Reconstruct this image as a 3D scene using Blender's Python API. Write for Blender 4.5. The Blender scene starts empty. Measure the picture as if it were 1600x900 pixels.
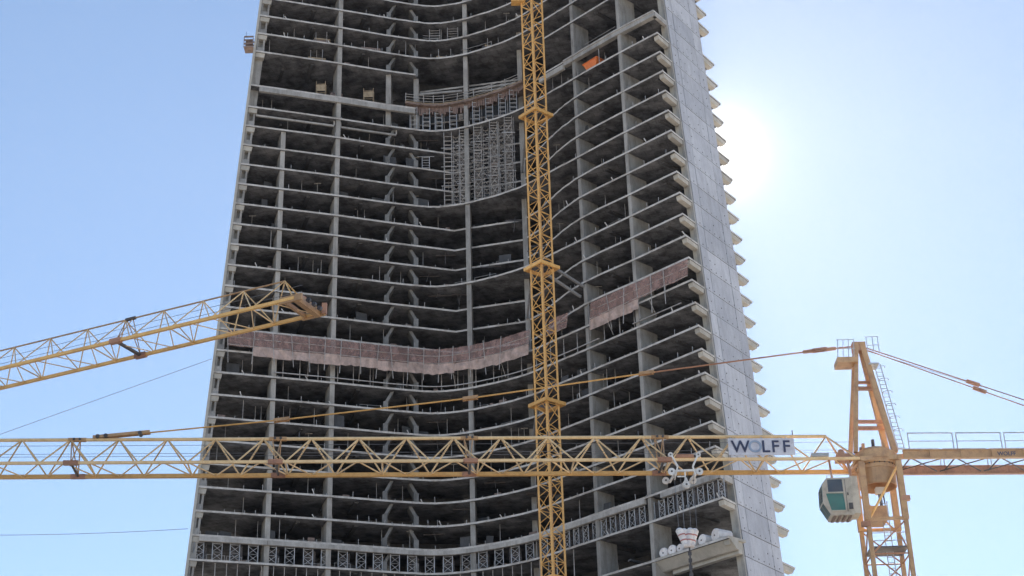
import bpy, bmesh, math, random
from mathutils import Vector, Matrix, Quaternion

random.seed(11)
R = math.radians
scene = bpy.context.scene
COL = scene.collection

# ------------------------------------------------------------------ camera
cam_d = bpy.data.cameras.new("camera")
cam_d.sensor_width = 36.0
cam_d.lens = 2576.2 / 1600.0 * 36.0
cam_d.clip_start = 0.5
cam_d.clip_end = 20000
cam = bpy.data.objects.new("camera", cam_d)
COL.objects.link(cam)
PITCH, ROLL = 0.4539, -0.029396
_f = Vector((0, math.cos(PITCH), math.sin(PITCH)))
_r = Vector((1, 0, 0)); _u = Vector((0, -math.sin(PITCH), math.cos(PITCH)))
_r2 = _r * math.cos(ROLL) + _u * math.sin(ROLL)
_u2 = -_r * math.sin(ROLL) + _u * math.cos(ROLL)
cam.matrix_world = Matrix((( _r2.x, _u2.x, -_f.x, 0), (_r2.y, _u2.y, -_f.y, 0), (_r2.z, _u2.z, -_f.z, 0), (0, 0, 0, 1)))
scene.camera = cam

# ------------------------------------------------------------------ sky and sun
SUN_EL, SUN_AZ = R(30.2), R(8.2)
world = bpy.data.worlds.new("World")
scene.world = world
world.use_nodes = True
wn = world.node_tree
wn.nodes.clear()
sky = wn.nodes.new("ShaderNodeTexSky")
sky.sky_type = 'NISHITA'
sky.sun_disc = False
sky.sun_elevation = SUN_EL
sky.sun_rotation = SUN_AZ
sky.altitude = 0
sky.air_density = 0.85
sky.dust_density = 0.05
sky.ozone_density = 4.0
bg = wn.nodes.new("ShaderNodeBackground")
bg.inputs[1].default_value = 0.078
wo = wn.nodes.new("ShaderNodeOutputWorld")
gm = wn.nodes.new("ShaderNodeGamma"); gm.inputs[1].default_value = 0.75     # milky, evenly bright air in every direction
wn.links.new(sky.outputs[0], gm.inputs[0])
wn.links.new(gm.outputs[0], bg.inputs[0])
# the bright aureole that surrounds the sun in hazy air
_sv = (math.sin(SUN_AZ) * math.cos(SUN_EL), math.cos(SUN_AZ) * math.cos(SUN_EL), math.sin(SUN_EL))
tc = wn.nodes.new("ShaderNodeTexCoord")
dt = wn.nodes.new("ShaderNodeVectorMath"); dt.operation = 'DOT_PRODUCT'
dt.inputs[1].default_value = _sv
wn.links.new(tc.outputs['Generated'], dt.inputs[0])
ac = wn.nodes.new("ShaderNodeMath"); ac.operation = 'ARCCOSINE'; wn.links.new(dt.outputs['Value'], ac.inputs[0])
def lobe(width, amp):
    a = wn.nodes.new("ShaderNodeMath"); a.operation = 'DIVIDE'; a.inputs[1].default_value = -width; wn.links.new(ac.outputs[0], a.inputs[0])
    b = wn.nodes.new("ShaderNodeMath"); b.operation = 'EXPONENT'; wn.links.new(a.outputs[0], b.inputs[0])
    c = wn.nodes.new("ShaderNodeMath"); c.operation = 'MULTIPLY'; c.inputs[1].default_value = amp; wn.links.new(b.outputs[0], c.inputs[0])
    return c
l1, l2 = lobe(R(0.6), 1.1), lobe(R(5.0), 0.09)
sm = wn.nodes.new("ShaderNodeMath"); sm.operation = 'ADD'; wn.links.new(l1.outputs[0], sm.inputs[0]); wn.links.new(l2.outputs[0], sm.inputs[1])
bg2 = wn.nodes.new("ShaderNodeBackground"); bg2.inputs[0].default_value = (1.0, 0.90, 0.70, 1); wn.links.new(sm.outputs[0], bg2.inputs[1])
ad = wn.nodes.new("ShaderNodeAddShader"); wn.links.new(bg.outputs[0], ad.inputs[0]); wn.links.new(bg2.outputs[0], ad.inputs[1])
wn.links.new(ad.outputs[0], wo.inputs[0])
sd = bpy.data.lights.new("sun", 'SUN')
sd.energy = 5.0
sd.angle = R(0.53)
sd.color = (1.0, 0.93, 0.82)
sun = bpy.data.objects.new("sun", sd)
COL.objects.link(sun)
_s = Vector((math.sin(SUN_AZ) * math.cos(SUN_EL), math.cos(SUN_AZ) * math.cos(SUN_EL), math.sin(SUN_EL)))
sun.rotation_mode = 'QUATERNION'
sun.rotation_quaternion = _s.to_track_quat('Z', 'Y')
sun.location = _s * 400
scene.view_settings.view_transform = 'Standard'
scene.view_settings.look = 'None'
scene.view_settings.exposure = 1.76
scene.view_settings.gamma = 1.0
try:
    scene.cycles.max_bounces = 6
    scene.cycles.transparent_max_bounces = 12
except Exception:
    pass

# ------------------------------------------------------------------ materials
def new_mat(name):
    m = bpy.data.materials.new(name)
    m.use_nodes = True
    nt = m.node_tree
    b = nt.nodes["Principled BSDF"]
    return m, nt, b

def N(nt, t, **kw):
    n = nt.nodes.new(t)
    for k, v in kw.items():
        setattr(n, k, v)
    return n

def ramp(nt, fac, stops):
    r = N(nt, "ShaderNodeValToRGB")
    e = r.color_ramp.elements
    e[0].position, e[0].color = stops[0][0], (*stops[0][1], 1)
    e[1].position, e[1].color = stops[-1][0], (*stops[-1][1], 1)
    for p, c in stops[1:-1]:
        k = e.new(p); k.color = (*c, 1)
    nt.links.new(fac, r.inputs[0])
    return r.outputs[0]

def mixc(nt, mode, fac, a, b):
    m = N(nt, "ShaderNodeMix", data_type='RGBA', blend_type=mode)
    if isinstance(fac, (int, float)): m.inputs[0].default_value = fac
    else: nt.links.new(fac, m.inputs[0])
    for i, v in ((6, a), (7, b)):
        if isinstance(v, tuple): m.inputs[i].default_value = (*v, 1)
        else: nt.links.new(v, m.inputs[i])
    return m.outputs[2]

def noise(nt, scale, detail=6, rough=0.6, sx=1, sy=1, sz=1, coord='pos'):
    g = N(nt, "ShaderNodeNewGeometry")
    mp = N(nt, "ShaderNodeMapping")
    mp.inputs['Scale'].default_value = (sx, sy, sz)
    nt.links.new(g.outputs['Position'], mp.inputs[0])
    n = N(nt, "ShaderNodeTexNoise")
    n.inputs['Scale'].default_value = scale
    n.inputs['Detail'].default_value = detail
    n.inputs['Roughness'].default_value = rough
    nt.links.new(mp.outputs[0], n.inputs['Vector'])
    return n.outputs[0]

def bump(nt, b, h, strength=0.4, dist=0.05):
    bp = N(nt, "ShaderNodeBump")
    bp.inputs['Strength'].default_value = strength
    bp.inputs['Distance'].default_value = dist
    nt.links.new(h, bp.inputs['Height'])
    nt.links.new(bp.outputs[0], b.inputs['Normal'])

def concrete(name, dark, light, rough=0.85, streak=True):
    m, nt, b = new_mat(name)
    n1 = noise(nt, 0.35, 7, 0.65)
    n2 = noise(nt, 1.3, 6, 0.7, 1, 1, 0.18)       # rain and pour streaks run down
    n3 = noise(nt, 9.0, 5, 0.6)
    mid = tuple((a + c) / 2 for a, c in zip(dark, light))
    c1 = ramp(nt, n1, [(0.3, dark), (0.5, mid), (0.68, light)])
    s = ramp(nt, n2, [(0.36, (0.62, 0.6, 0.58)), (0.55, (1, 1, 1))])
    c2 = mixc(nt, 'MULTIPLY', 0.7 if streak else 0.35, c1, s)
    g = ramp(nt, n3, [(0.35, (0.8, 0.8, 0.8)), (0.65, (1.08, 1.08, 1.08))])
    c3 = mixc(nt, 'MULTIPLY', 0.6 if streak else 0.35, c2, g)
    oi = N(nt, "ShaderNodeObjectInfo")
    rr = ramp(nt, oi.outputs['Random'], [(0.0, (0.86, 0.86, 0.86)), (1.0, (1.08, 1.07, 1.05))])
    c4 = mixc(nt, 'MULTIPLY', 1.0, c3, rr)
    nt.links.new(c4, b.inputs['Base Color'])
    b.inputs['Roughness'].default_value = rough
    bump(nt, b, n3, 0.35, 0.04)
    return m

M = {}
M['slab'] = concrete("slab_concrete", (0.38, 0.365, 0.35), (0.58, 0.56, 0.535))
M['col'] = concrete("column_concrete", (0.32, 0.305, 0.285), (0.50, 0.48, 0.455))
M['wall'] = concrete("skylit_panel_concrete", (0.52, 0.53, 0.585), (0.64, 0.65, 0.70), streak=False)  # neutral concrete tinted blue and lightened; the skylight is in the colour
M['backing'] = concrete("joint_concrete", (0.12, 0.12, 0.13), (0.2, 0.2, 0.21))
M['pale'] = concrete("pale_precast", (0.44, 0.42, 0.38), (0.62, 0.59, 0.54), streak=False)
M['core'] = concrete("shaded_core_concrete", (0.07, 0.07, 0.075), (0.13, 0.13, 0.135))  # darkened so the colour carries the shade deep inside the floors

# slab with plywood shuttering marks; underside colour darkened for shade between floors
def slab_material():
    m, nt, b = new_mat("cast_slab")
    g = N(nt, "ShaderNodeNewGeometry")
    mp = N(nt, "ShaderNodeMapping")
    mp.inputs['Rotation'].default_value = (0, 0, R(18))
    nt.links.new(g.outputs['Position'], mp.inputs[0])
    br = N(nt, "ShaderNodeTexBrick")
    br.inputs['Scale'].default_value = 1.0
    br.inputs['Brick Width'].default_value = 2.44
    br.inputs['Row Height'].default_value = 1.22
    br.inputs['Mortar Size'].default_value = 0.03
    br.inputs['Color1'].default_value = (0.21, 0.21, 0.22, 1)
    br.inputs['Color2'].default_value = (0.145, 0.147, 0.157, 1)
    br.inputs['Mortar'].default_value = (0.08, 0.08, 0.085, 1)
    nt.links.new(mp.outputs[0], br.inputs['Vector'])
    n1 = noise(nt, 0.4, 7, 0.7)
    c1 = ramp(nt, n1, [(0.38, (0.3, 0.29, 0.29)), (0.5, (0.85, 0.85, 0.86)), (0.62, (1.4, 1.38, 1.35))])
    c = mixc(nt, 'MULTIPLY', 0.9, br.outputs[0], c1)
    # edges (vertical faces) painted lighter, to set off the shaded underside
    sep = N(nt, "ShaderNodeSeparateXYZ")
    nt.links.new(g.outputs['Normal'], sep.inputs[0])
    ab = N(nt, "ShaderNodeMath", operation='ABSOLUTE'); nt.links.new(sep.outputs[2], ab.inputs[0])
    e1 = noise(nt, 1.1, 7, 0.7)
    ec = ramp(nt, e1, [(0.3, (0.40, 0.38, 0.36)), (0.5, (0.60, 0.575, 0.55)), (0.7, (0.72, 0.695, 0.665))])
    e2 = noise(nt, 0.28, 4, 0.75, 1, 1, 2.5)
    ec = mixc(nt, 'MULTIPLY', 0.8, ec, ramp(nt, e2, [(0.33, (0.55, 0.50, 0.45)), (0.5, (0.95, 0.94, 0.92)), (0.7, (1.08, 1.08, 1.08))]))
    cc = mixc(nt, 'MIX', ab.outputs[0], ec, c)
    nt.links.new(cc, b.inputs['Base Color'])
    b.inputs['Roughness'].default_value = 0.85
    n3 = noise(nt, 7.0, 5, 0.6)
    bump(nt, b, n3, 0.4, 0.05)
    return m
M['cast'] = slab_material()

def paint(name, col, dark, rough=0.45, metal=0.0, rust=0.5):
    m, nt, b = new_mat(name)
    n1 = noise(nt, 1.7, 8, 0.7)
    n2 = noise(nt, 14.0, 4, 0.6)
    c = ramp(nt, n1, [(0.34, dark), (0.52, col), (0.75, tuple(min(1, x * 1.12) for x in col))])
    r = ramp(nt, n2, [(0.25, (0.45, 0.30, 0.2)), (0.42, (1, 1, 1))])
    c2 = mixc(nt, 'MULTIPLY', rust, c, r)
    oi = N(nt, "ShaderNodeObjectInfo")
    rr = ramp(nt, oi.outputs['Random'], [(0.0, (0.8, 0.78, 0.76)), (1.0, (1.08, 1.08, 1.08))])
    c3 = mixc(nt, 'MULTIPLY', 1.0, c2, rr)
    nt.links.new(c3, b.inputs['Base Color'])
    b.inputs['Roughness'].default_value = rough
    b.inputs['Metallic'].default_value = metal
    bump(nt, b, n2, 0.2, 0.01)
    return m

M['yellow'] = paint("crane_yellow_paint", (0.90, 0.53, 0.18), (0.74, 0.41, 0.13))
M['ochre'] = paint("crane_ochre_paint", (0.56, 0.34, 0.17), (0.40, 0.23, 0.12))
M['jib'] = paint("pale_jib_paint", (0.88, 0.62, 0.33), (0.74, 0.49, 0.24))
M['midcol'] = concrete("shaded_column_concrete", (0.17, 0.168, 0.165), (0.30, 0.295, 0.29))  # column concrete darkened in colour for the shade of the recess
M['rustred'] = paint("oxide_red_paint", (0.48, 0.24, 0.14), (0.30, 0.14, 0.09))
M['darksteel'] = paint("dark_steel", (0.10, 0.09, 0.09), (0.06, 0.05, 0.05), 0.5)
M['rope'] = paint("steel_rope", (0.22, 0.22, 0.24), (0.15, 0.15, 0.16), 0.5, 0.3)
M['galv'] = paint("galvanised_steel", (0.52, 0.53, 0.55), (0.36, 0.36, 0.38), 0.45, 0.3, 0.3)
M['scaf'] = paint("scaffold_tube", (0.50, 0.48, 0.46), (0.30, 0.26, 0.24), 0.5, 0.2, 0.6)
M['white'] = paint("white_paint", (0.80, 0.78, 0.75), (0.62, 0.58, 0.55), 0.45, 0, 0.25)
M['cream'] = paint("cream_cab_paint", (0.62, 0.56, 0.46), (0.44, 0.38, 0.30), 0.45, 0, 0.2)
M['timber'] = paint("shuttering_timber", (0.27, 0.20, 0.17), (0.15, 0.11, 0.10), 0.8, 0, 0.4)
M['brownform'] = paint("rusty_brown_formwork", (0.25, 0.175, 0.15), (0.15, 0.11, 0.10), 0.8, 0, 0.4)
M['timber2'] = paint("pale_timber", (0.42, 0.33, 0.22), (0.28, 0.2, 0.13), 0.8, 0, 0.4)
M['skip'] = paint("orange_skip_paint", (0.85, 0.24, 0.07), (0.68, 0.18, 0.06), 0.5, 0, 0.35)
M['letter'] = paint("navy_letter", (0.05, 0.06, 0.12), (0.04, 0.04, 0.08), 0.5, 0, 0)
M['letter_o'] = paint("pale_blue_letter", (0.33, 0.40, 0.52), (0.27, 0.34, 0.45), 0.5, 0, 0)
M['sign'] = paint("sign_board_white", (0.68, 0.67, 0.72), (0.52, 0.50, 0.56), 0.5, 0, 0.3)
M['roll'] = paint("white_wrap", (0.88, 0.84, 0.82), (0.74, 0.66, 0.64), 0.6, 0, 0.3)
M['band'] = paint("red_band", (0.55, 0.22, 0.20), (0.42, 0.16, 0.15), 0.6, 0, 0.2)

def glass(name, col, rough=0.12):
    m, nt, b = new_mat(name)
    n = noise(nt, 0.8, 3, 0.5)
    c = ramp(nt, n, [(0.35, tuple(x * 0.7 for x in col)), (0.65, col)])
    nt.links.new(c, b.inputs['Base Color'])
    b.inputs['Roughness'].default_value = rough
    b.inputs['Specular IOR Level'].default_value = 0.9
    return m
M['glass_dark'] = glass("tinted_glass", (0.05, 0.055, 0.06))
M['glass_green'] = glass("green_glass", (0.05, 0.19, 0.13))
M['glass_side'] = glass("grey_green_glass", (0.16, 0.24, 0.24))

def net_mat(name, col, holes):
    m, nt, b = new_mat(name)
    n1 = noise(nt, 1.2, 6, 0.65, 1, 1, 0.4)
    c = ramp(nt, n1, [(0.32, tuple(x * 0.6 for x in col)), (0.65, col)])
    nt.links.new(c, b.inputs['Base Color'])
    b.inputs['Roughness'].default_value = 0.9
    tr = N(nt, "ShaderNodeBsdfTransparent")
    mx = N(nt, "ShaderNodeMixShader")
    n2 = noise(nt, 0.9, 5, 0.7)
    a = ramp(nt, n2, [(0.3, (holes[0],) * 3), (0.7, (holes[1],) * 3)])
    nt.links.new(a, mx.inputs[0])
    out = nt.nodes["Material Output"]
    nt.links.new(b.outputs[0], mx.inputs[1])
    nt.links.new(tr.outputs[0], mx.inputs[2])
    nt.links.new(mx.outputs[0], out.inputs[0])
    return m
M['net'] = net_mat("debris_net", (0.58, 0.37, 0.32), (0.35, 0.8))
M['sheet'] = net_mat("debris_sheet", (0.80, 0.60, 0.52), (0.08, 0.6))
M['greynet'] = net_mat("grey_net", (0.20, 0.18, 0.18), (0.2, 0.7))

def ground_mat():
    m, nt, b = new_mat("sandy_ground")
    n1 = noise(nt, 0.02, 8, 0.7)
    n2 = noise(nt, 0.9, 6, 0.7)
    c = ramp(nt, n1, [(0.3, (0.26, 0.23, 0.20)), (0.55, (0.39, 0.35, 0.305)), (0.75, (0.46, 0.415, 0.36))])
    d = ramp(nt, n2, [(0.3, (0.7, 0.7, 0.7)), (0.7, (1.1, 1.1, 1.1))])
    nt.links.new(mixc(nt, 'MULTIPLY', 0.7, c, d), b.inputs['Base Color'])
    b.inputs['Roughness'].default_value = 0.95
    bump(nt, b, n2, 0.4, 0.1)
    return m
M['ground'] = ground_mat()

# ------------------------------------------------------------------ object helpers
ROOTLOC = {}
def link(o, parent):
    COL.objects.link(o)
    if parent is not None:
        o.parent = parent
    return o

def wloc(parent):
    """world location of a parent (roots are only ever translated, parts sit at zero)"""
    v = Vector((0, 0, 0))
    while parent is not None:
        v += parent.location
        parent = parent.parent
    return v

def thing(name, label, cat, loc, group=None):
    o = bpy.data.objects.new(name, None)
    o.empty_display_size = 0.5
    COL.objects.link(o)
    o.location = loc
    o['label'] = label; o['category'] = cat
    if group: o['group'] = group
    return o

def tag(o, label, cat, group=None):
    o['label'] = label; o['category'] = cat
    if group: o['group'] = group
    return o

def mesh_obj(name, verts, faces, mat, parent=None, smooth=False):
    off = wloc(parent)
    me = bpy.data.meshes.new(name)
    me.from_pydata([tuple(Vector(v) - off) for v in verts], [], faces)
    me.materials.append(M[mat])
    if smooth:
        for p in me.polygons: p.use_smooth = True
    me.update()
    return link(bpy.data.objects.new(name, me), parent)

class MB:
    """collects solids in world coordinates, builds ONE mesh object"""
    def __init__(s): s.v = []; s.f = []
    def add(s, vs, fs):
        k = len(s.v); s.v += [tuple(v) for v in vs]; s.f += [tuple(i + k for i in f) for f in fs]
    def prism(s, bot, top):
        n = len(bot)
        fs = [tuple(range(n))[::-1], tuple(range(n, 2 * n))]
        for i in range(n):
            j = (i + 1) % n
            fs.append((i, j, n + j, n + i))
        s.add(list(bot) + list(top), fs)
    def box(s, a, b):
        (x0, y0, z0), (x1, y1, z1) = a, b
        s.prism([(x0, y0, z0), (x1, y0, z0), (x1, y1, z0), (x0, y1, z0)],
                [(x0, y0, z1), (x1, y0, z1), (x1, y1, z1), (x0, y1, z1)])
    def bar(s, p, q, w, h=None):
        p = Vector(p); q = Vector(q); h = h or w
        d = (q - p).normalized()
        up = Vector((0, 0, 1)) if abs(d.z) < 0.95 else Vector((0, 1, 0))
        a = d.cross(up).normalized() * w / 2; b = a.cross(d).normalized() * h / 2
        s.prism([p - a - b, p + a - b, p + a + b, p - a + b], [q - a - b, q + a - b, q + a + b, q - a + b])
    def tube(s, p, q, r, r2=None, n=10):
        p = Vector(p); q = Vector(q); r2 = r if r2 is None else r2
        d = (q - p).normalized()
        up = Vector((0, 0, 1)) if abs(d.z) < 0.95 else Vector((0, 1, 0))
        a = d.cross(up).normalized(); b = a.cross(d).normalized()
        c = [(math.cos(2 * math.pi * i / n), math.sin(2 * math.pi * i / n)) for i in range(n)]
        s.prism([p + a * x * r + b * y * r for x, y in c], [q + a * x * r2 + b * y * r2 for x, y in c])
    def build(s, name, mat, parent=None):
        o = mesh_obj(name, s.v, s.f, mat, parent)
        bm = bmesh.new(); bm.from_mesh(o.data)
        bmesh.ops.recalc_face_normals(bm, faces=bm.faces)
        bm.to_mesh(o.data); bm.free()
        return o

UNIT = {}
def unit_mesh(mat, kind):
    if (mat, kind) in UNIT: return UNIT[(mat, kind)]
    me = bpy.data.meshes.new(kind)
    if kind == 'square_bar':
        v = [(x, y, z) for z in (0, 1) for x, y in ((-.5, -.5), (.5, -.5), (.5, .5), (-.5, .5))]
        f = [(3, 2, 1, 0), (4, 5, 6, 7), (0, 1, 5, 4), (1, 2, 6, 5), (2, 3, 7, 6), (3, 0, 4, 7)]
    else:
        n = 8
        v = [(.5 * math.cos(2 * math.pi * i / n), .5 * math.sin(2 * math.pi * i / n), z) for z in (0, 1) for i in range(n)]
        f = [tuple(range(n))[::-1], tuple(range(n, 2 * n))] + [(i, (i + 1) % n, n + (i + 1) % n, n + i) for i in range(n)]
    me.from_pydata(v, [], f)
    me.materials.append(M[mat]); me.update()
    UNIT[(mat, kind)] = me
    return me

def bar(name, p, q, w, mat, parent, kind='round_bar', h=None):
    """one bar as its own object; alike bars share one unit mesh"""
    off = wloc(parent)
    p = Vector(p) - off; q = Vector(q) - off
    d = q - p
    o = bpy.data.objects.new(name, unit_mesh(mat, kind))
    link(o, parent)
    o.location = p
    o.rotation_mode = 'QUATERNION'
    o.rotation_quaternion = d.to_track_quat('Z', 'Y')
    o.scale = (w, h or w, d.length)
    return o

def copy_tree(o, loc, rotz=None):
    c = o.copy(); COL.objects.link(c); c.location = loc
    if rotz is not None: c.rotation_euler = (0, 0, rotz)
    for ch in list(o.children):
        k = ch.copy(); COL.objects.link(k); k.parent = c
        for g in list(ch.children):
            m = g.copy(); COL.objects.link(m); m.parent = k
    return c

ORD = ['first', 'second', 'third', 'fourth', 'fifth', 'sixth', 'seventh', 'eighth', 'ninth', 'tenth', 'eleventh',
       'twelfth', 'thirteenth', 'fourteenth', 'fifteenth', 'sixteenth', 'seventeenth', 'eighteenth', 'nineteenth',
       'twentieth'] + ['twenty-' + s for s in ('first', 'second', 'third', 'fourth', 'fifth', 'sixth', 'seventh', 'eighth', 'ninth')] + \
      ['thirtieth'] + ['thirty-' + s for s in ('first', 'second', 'third', 'fourth', 'fifth', 'sixth', 'seventh', 'eighth', 'ninth')] + ['fortieth'] + \
      ['forty-' + s for s in ('first', 'second', 'third', 'fourth', 'fifth', 'sixth', 'seventh', 'eighth', 'ninth')]

# ------------------------------------------------------------------ ground
GZ = -1.7
g = mesh_obj('ground', [(-9000, -9000, GZ), (9000, -9000, GZ), (9000, 9000, GZ), (-9000, 9000, GZ)], [(0, 1, 2, 3)], 'ground')
g['kind'] = 'structure'

# ------------------------------------------------------------------ the tower: plan
Z0, FH = 72.17, 3.6
def ZL(n): return Z0 + FH * n
NB = -20.4                 # level number of the ground
NT = 28                    # highest floor built (above the frame)
def corner(n): return Vector((26.26 - .154 * n, 203.93 + .216 * n, 0))
SD = Vector((math.sin(R(35)), math.cos(R(35)), 0))      # side wall runs back this way
FD = Vector((-.68, .734, 0))                            # right facade runs to the recess this way
FN = Vector((.734, .68, 0))                             # into the building, right facade
LN = Vector((-.306, .952, 0))                           # into the building, left facade
LSD = Vector((-.225, .974, 0))
def lline(x): return Vector((x, 230.1 + (x + 27.3) * .322, 0))
def xout(n): return -46.15 + .226 * n
def xin(n): return -45.4 + .245 * n + 0.12
def rp(n, L, t, z=None):
    c = corner(n) + SD * L + FD * t
    c.z = ZL(n) if z is None else z
    return c

FULL = [(-27.4, 230.1), (-20, 232.7), (-14.6, 234.35), (-12.3, 234.75), (-10, 234.6), (-6.9, 233.75), (-3, 232.0), (0, 230.3), (2.8, 228.2), (6.4, 224.6), (9.1, 221.9), (12.5, 218.4), (17.1, 213.8)]
RECS = [(-27.4, 230.1), (-20, 232.8), (-9.05, 236.5), (-6.8, 235.8), (2.0, 233.5), (4.3, 230.8), (6.5, 226.8), (8.3, 223.6), (10.5, 220.4), (13.2, 217.5), (17.2, 213.7)]
def catmull(pts, k=5):
    out = []
    P = [pts[0]] + list(pts) + [pts[-1]]
    for i in range(1, len(P) - 2):
        for j in range(k):
            t = j / k
            a, b, c, d = [Vector(p) for p in P[i - 1:i + 3]]
            out.append(0.5 * ((2 * b) + (c - a) * t + (2 * a - 5 * b + 4 * c - d) * t * t + (3 * b - a - 3 * c + d) * t ** 3))
    out.append(Vector(pts[-1]))
    return [Vector((p[0], p[1], 0)) for p in out]

_jr = random.Random(4)
def jig(c, a=.05):
    return c[:1] + [p + Vector((_jr.uniform(-a, a), _jr.uniform(-a, a), 0)) for p in c[1:-1]] + c[-1:]
_full = catmull(FULL[1:11])
def full_curve(n):
    return [lline(xout(n)), lline(-36)] + [Vector((*FULL[0], 0))] + _full + [Vector((*FULL[11], 0)), Vector((*FULL[12], 0)), corner(n)]
_rc = catmull(RECS[5:9])
def rec_curve(n):
    return [lline(xout(n)), lline(-36)] + [Vector((*p, 0)) for p in RECS[:5]] + _rc + [Vector((*p, 0)) for p in RECS[9:]] + [corner(n)]

RECESSED = {9, 10, 11, 13, 14, 15, 17, 18, 19}
def rear(n):
    """outline from the right front corner round the back to the left front corner"""
    c = [rp(n, 3.7, 0), rp(n, 3.7, 1.3), rp(n, 15, 1.3), rp(n, 15, 0), rp(n, 18.7, 0),
         Vector((22, 236, 0)), Vector((10, 247, 0)), Vector((-4, 252, 0)), Vector((-24, 250, 0))]
    L = lline(xout(n))
    c += [L + LSD * 18 + Vector((-.35, 0, 0)), L + LSD * 5 + Vector((-.35, 0, 0)), L + LSD * 4.9]
    return [Vector((p.x, p.y, 0)) for p in c]

def offset_curve(pts, d):
    """move a plan curve outwards (towards the street) by d"""
    out = []
    for i, p in enumerate(pts):
        a = pts[max(0, i - 1)]; b = pts[min(len(pts) - 1, i + 1)]
        t = (b - a).normalized()
        out.append(p + Vector((t.y, -t.x, 0)) * d)
    return out

tower = thing('unfinished_tower', 'tall bare concrete tower under construction with concave front and open floors', 'building', (0, 232, GZ))

TS = 0.30
def slab_at(n, curve, thick=TS, name='floor_slab'):
    z = ZL(n)
    poly = jig(curve) + rear(n)
    mb = MB()
    mb.prism([(p.x, p.y, z - thick) for p in poly], [(p.x, p.y, z) for p in poly])
    return mb.build(name, 'cast', tower)

def band(name, pts, z0, z1, thick, mat='slab', parent=None, off=0.0):
    """a beam that follows a plan curve"""
    o = offset_curve(pts, off); i = offset_curve(pts, off - thick)
    mb = MB()
    poly = o + i[::-1]
    mb.prism([(p.x, p.y, z0) for p in poly], [(p.x, p.y, z1) for p in poly])
    return mb.build(name, mat, parent or tower)

LOW = [-2.5, -4, -5.5, -7, -8.5, -10, -11.5, -13, -14.5, -16, -17.5, -19]
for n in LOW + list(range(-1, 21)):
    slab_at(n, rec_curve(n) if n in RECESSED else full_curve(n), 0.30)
# transfer level: left wing, right wing, recessed middle
def wing(n, left=True, right=True, xl=-15.2, thick=TS, z=None, mid=True):
    z = ZL(n) if z is None else z
    if left:
        L = lline(xout(n))
        P = [L, lline(-36), Vector((-27.4, 230.1, 0)), Vector((-20, 232.7, 0)), Vector((xl, 234.15, 0)), Vector((xl - .3, 251, 0)), Vector((-24, 250, 0)), L + LSD * 18]
        mb = MB(); mb.prism([(p.x, p.y, z - thick) for p in P], [(p.x, p.y, z) for p in P]); mb.build('floor_slab', 'cast', tower)
    if right:
        P = [Vector((6.2, 224.8, 0)), Vector((9.1, 221.9, 0)), Vector((17.1, 213.8, 0)), corner(n)] + rear(n)[:7] + [Vector((6.4, 247, 0))]
        mb = MB(); mb.prism([(p.x, p.y, z - thick) for p in P], [(p.x, p.y, z) for p in P]); mb.build('floor_slab', 'cast', tower)
    if mid:
        P = [Vector((-14.8, 239.6, 0)), Vector((-6.8, 238.2, 0)), Vector((2.0, 236.6, 0)), Vector((6.1, 236.6, 0)), Vector((6.1, 249, 0)), Vector((-4, 252, 0)), Vector((-14.8, 250.8, 0))]
        mb = MB(); mb.prism([(p.x, p.y, z - thick) for p in P], [(p.x, p.y, z) for p in P]); mb.build('floor_slab', 'cast', tower)
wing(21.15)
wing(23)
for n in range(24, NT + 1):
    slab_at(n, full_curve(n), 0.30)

# edge beams
LEFTP = lambda n, xe: [lline(xin(n) + 0.05), lline(-36), Vector((-27.4, 230.1, 0)), Vector((-20, 232.7, 0)), Vector((xe, 234.2, 0))]
RIGHTP = lambda n: [Vector((9.3, 221.7, 0)), Vector((12.5, 218.4, 0)), Vector((17.1, 213.8, 0)), corner(n) + FD * .12]
band('edge_beam', LEFTP(21.15, -15.3), ZL(21.15) - 1.15, ZL(21.15) - TS - .01, .5, off=.06)
band('edge_beam', RIGHTP(21.15), ZL(21.15) - .95, ZL(21.15) - TS - .01, .8, off=.06)
band('edge_beam', RIGHTP(21.15), ZL(21.15) - .18, ZL(21.15) + .12, .2, off=.14)
band('edge_beam', [Vector((5.4, 225.6, 0)), Vector((6.4, 224.6, 0)), Vector((9.25, 221.75, 0))], ZL(21.15) - 1.45, ZL(21.15) - .55, .5, off=.1)
band('edge_beam', full_curve(0)[1:-1], ZL(0) - .95, ZL(0) - TS - .01, .5, off=.06)
band('edge_beam', [corner(0) + FD * 10.5, corner(0) + FD * .12], ZL(0) - .95, ZL(0) - TS - .01, .5, off=.062)
band('edge_beam', [lline(xin(0) + .05), lline(-36.05)], ZL(0) - .95, ZL(0) - TS - .01, .5, off=.06)
# side return of the two transfer levels
for nn, dz in ((21.15, .95), (0, .95)):
    mb = MB()
    mb.prism([rp(nn, .1, -.05, ZL(nn) - dz), rp(nn, 3.6, -.05, ZL(nn) - dz), rp(nn, 3.6, .5, ZL(nn) - dz), rp(nn, .1, .5, ZL(nn) - dz)],
             [rp(nn, .1, -.05, ZL(nn) - TS - .012), rp(nn, 3.6, -.05, ZL(nn) - TS - .012), rp(nn, 3.6, .5, ZL(nn) - TS - .012), rp(nn, .1, .5, ZL(nn) - TS - .012)])
    mb.build('edge_beam', 'slab', tower)
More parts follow.
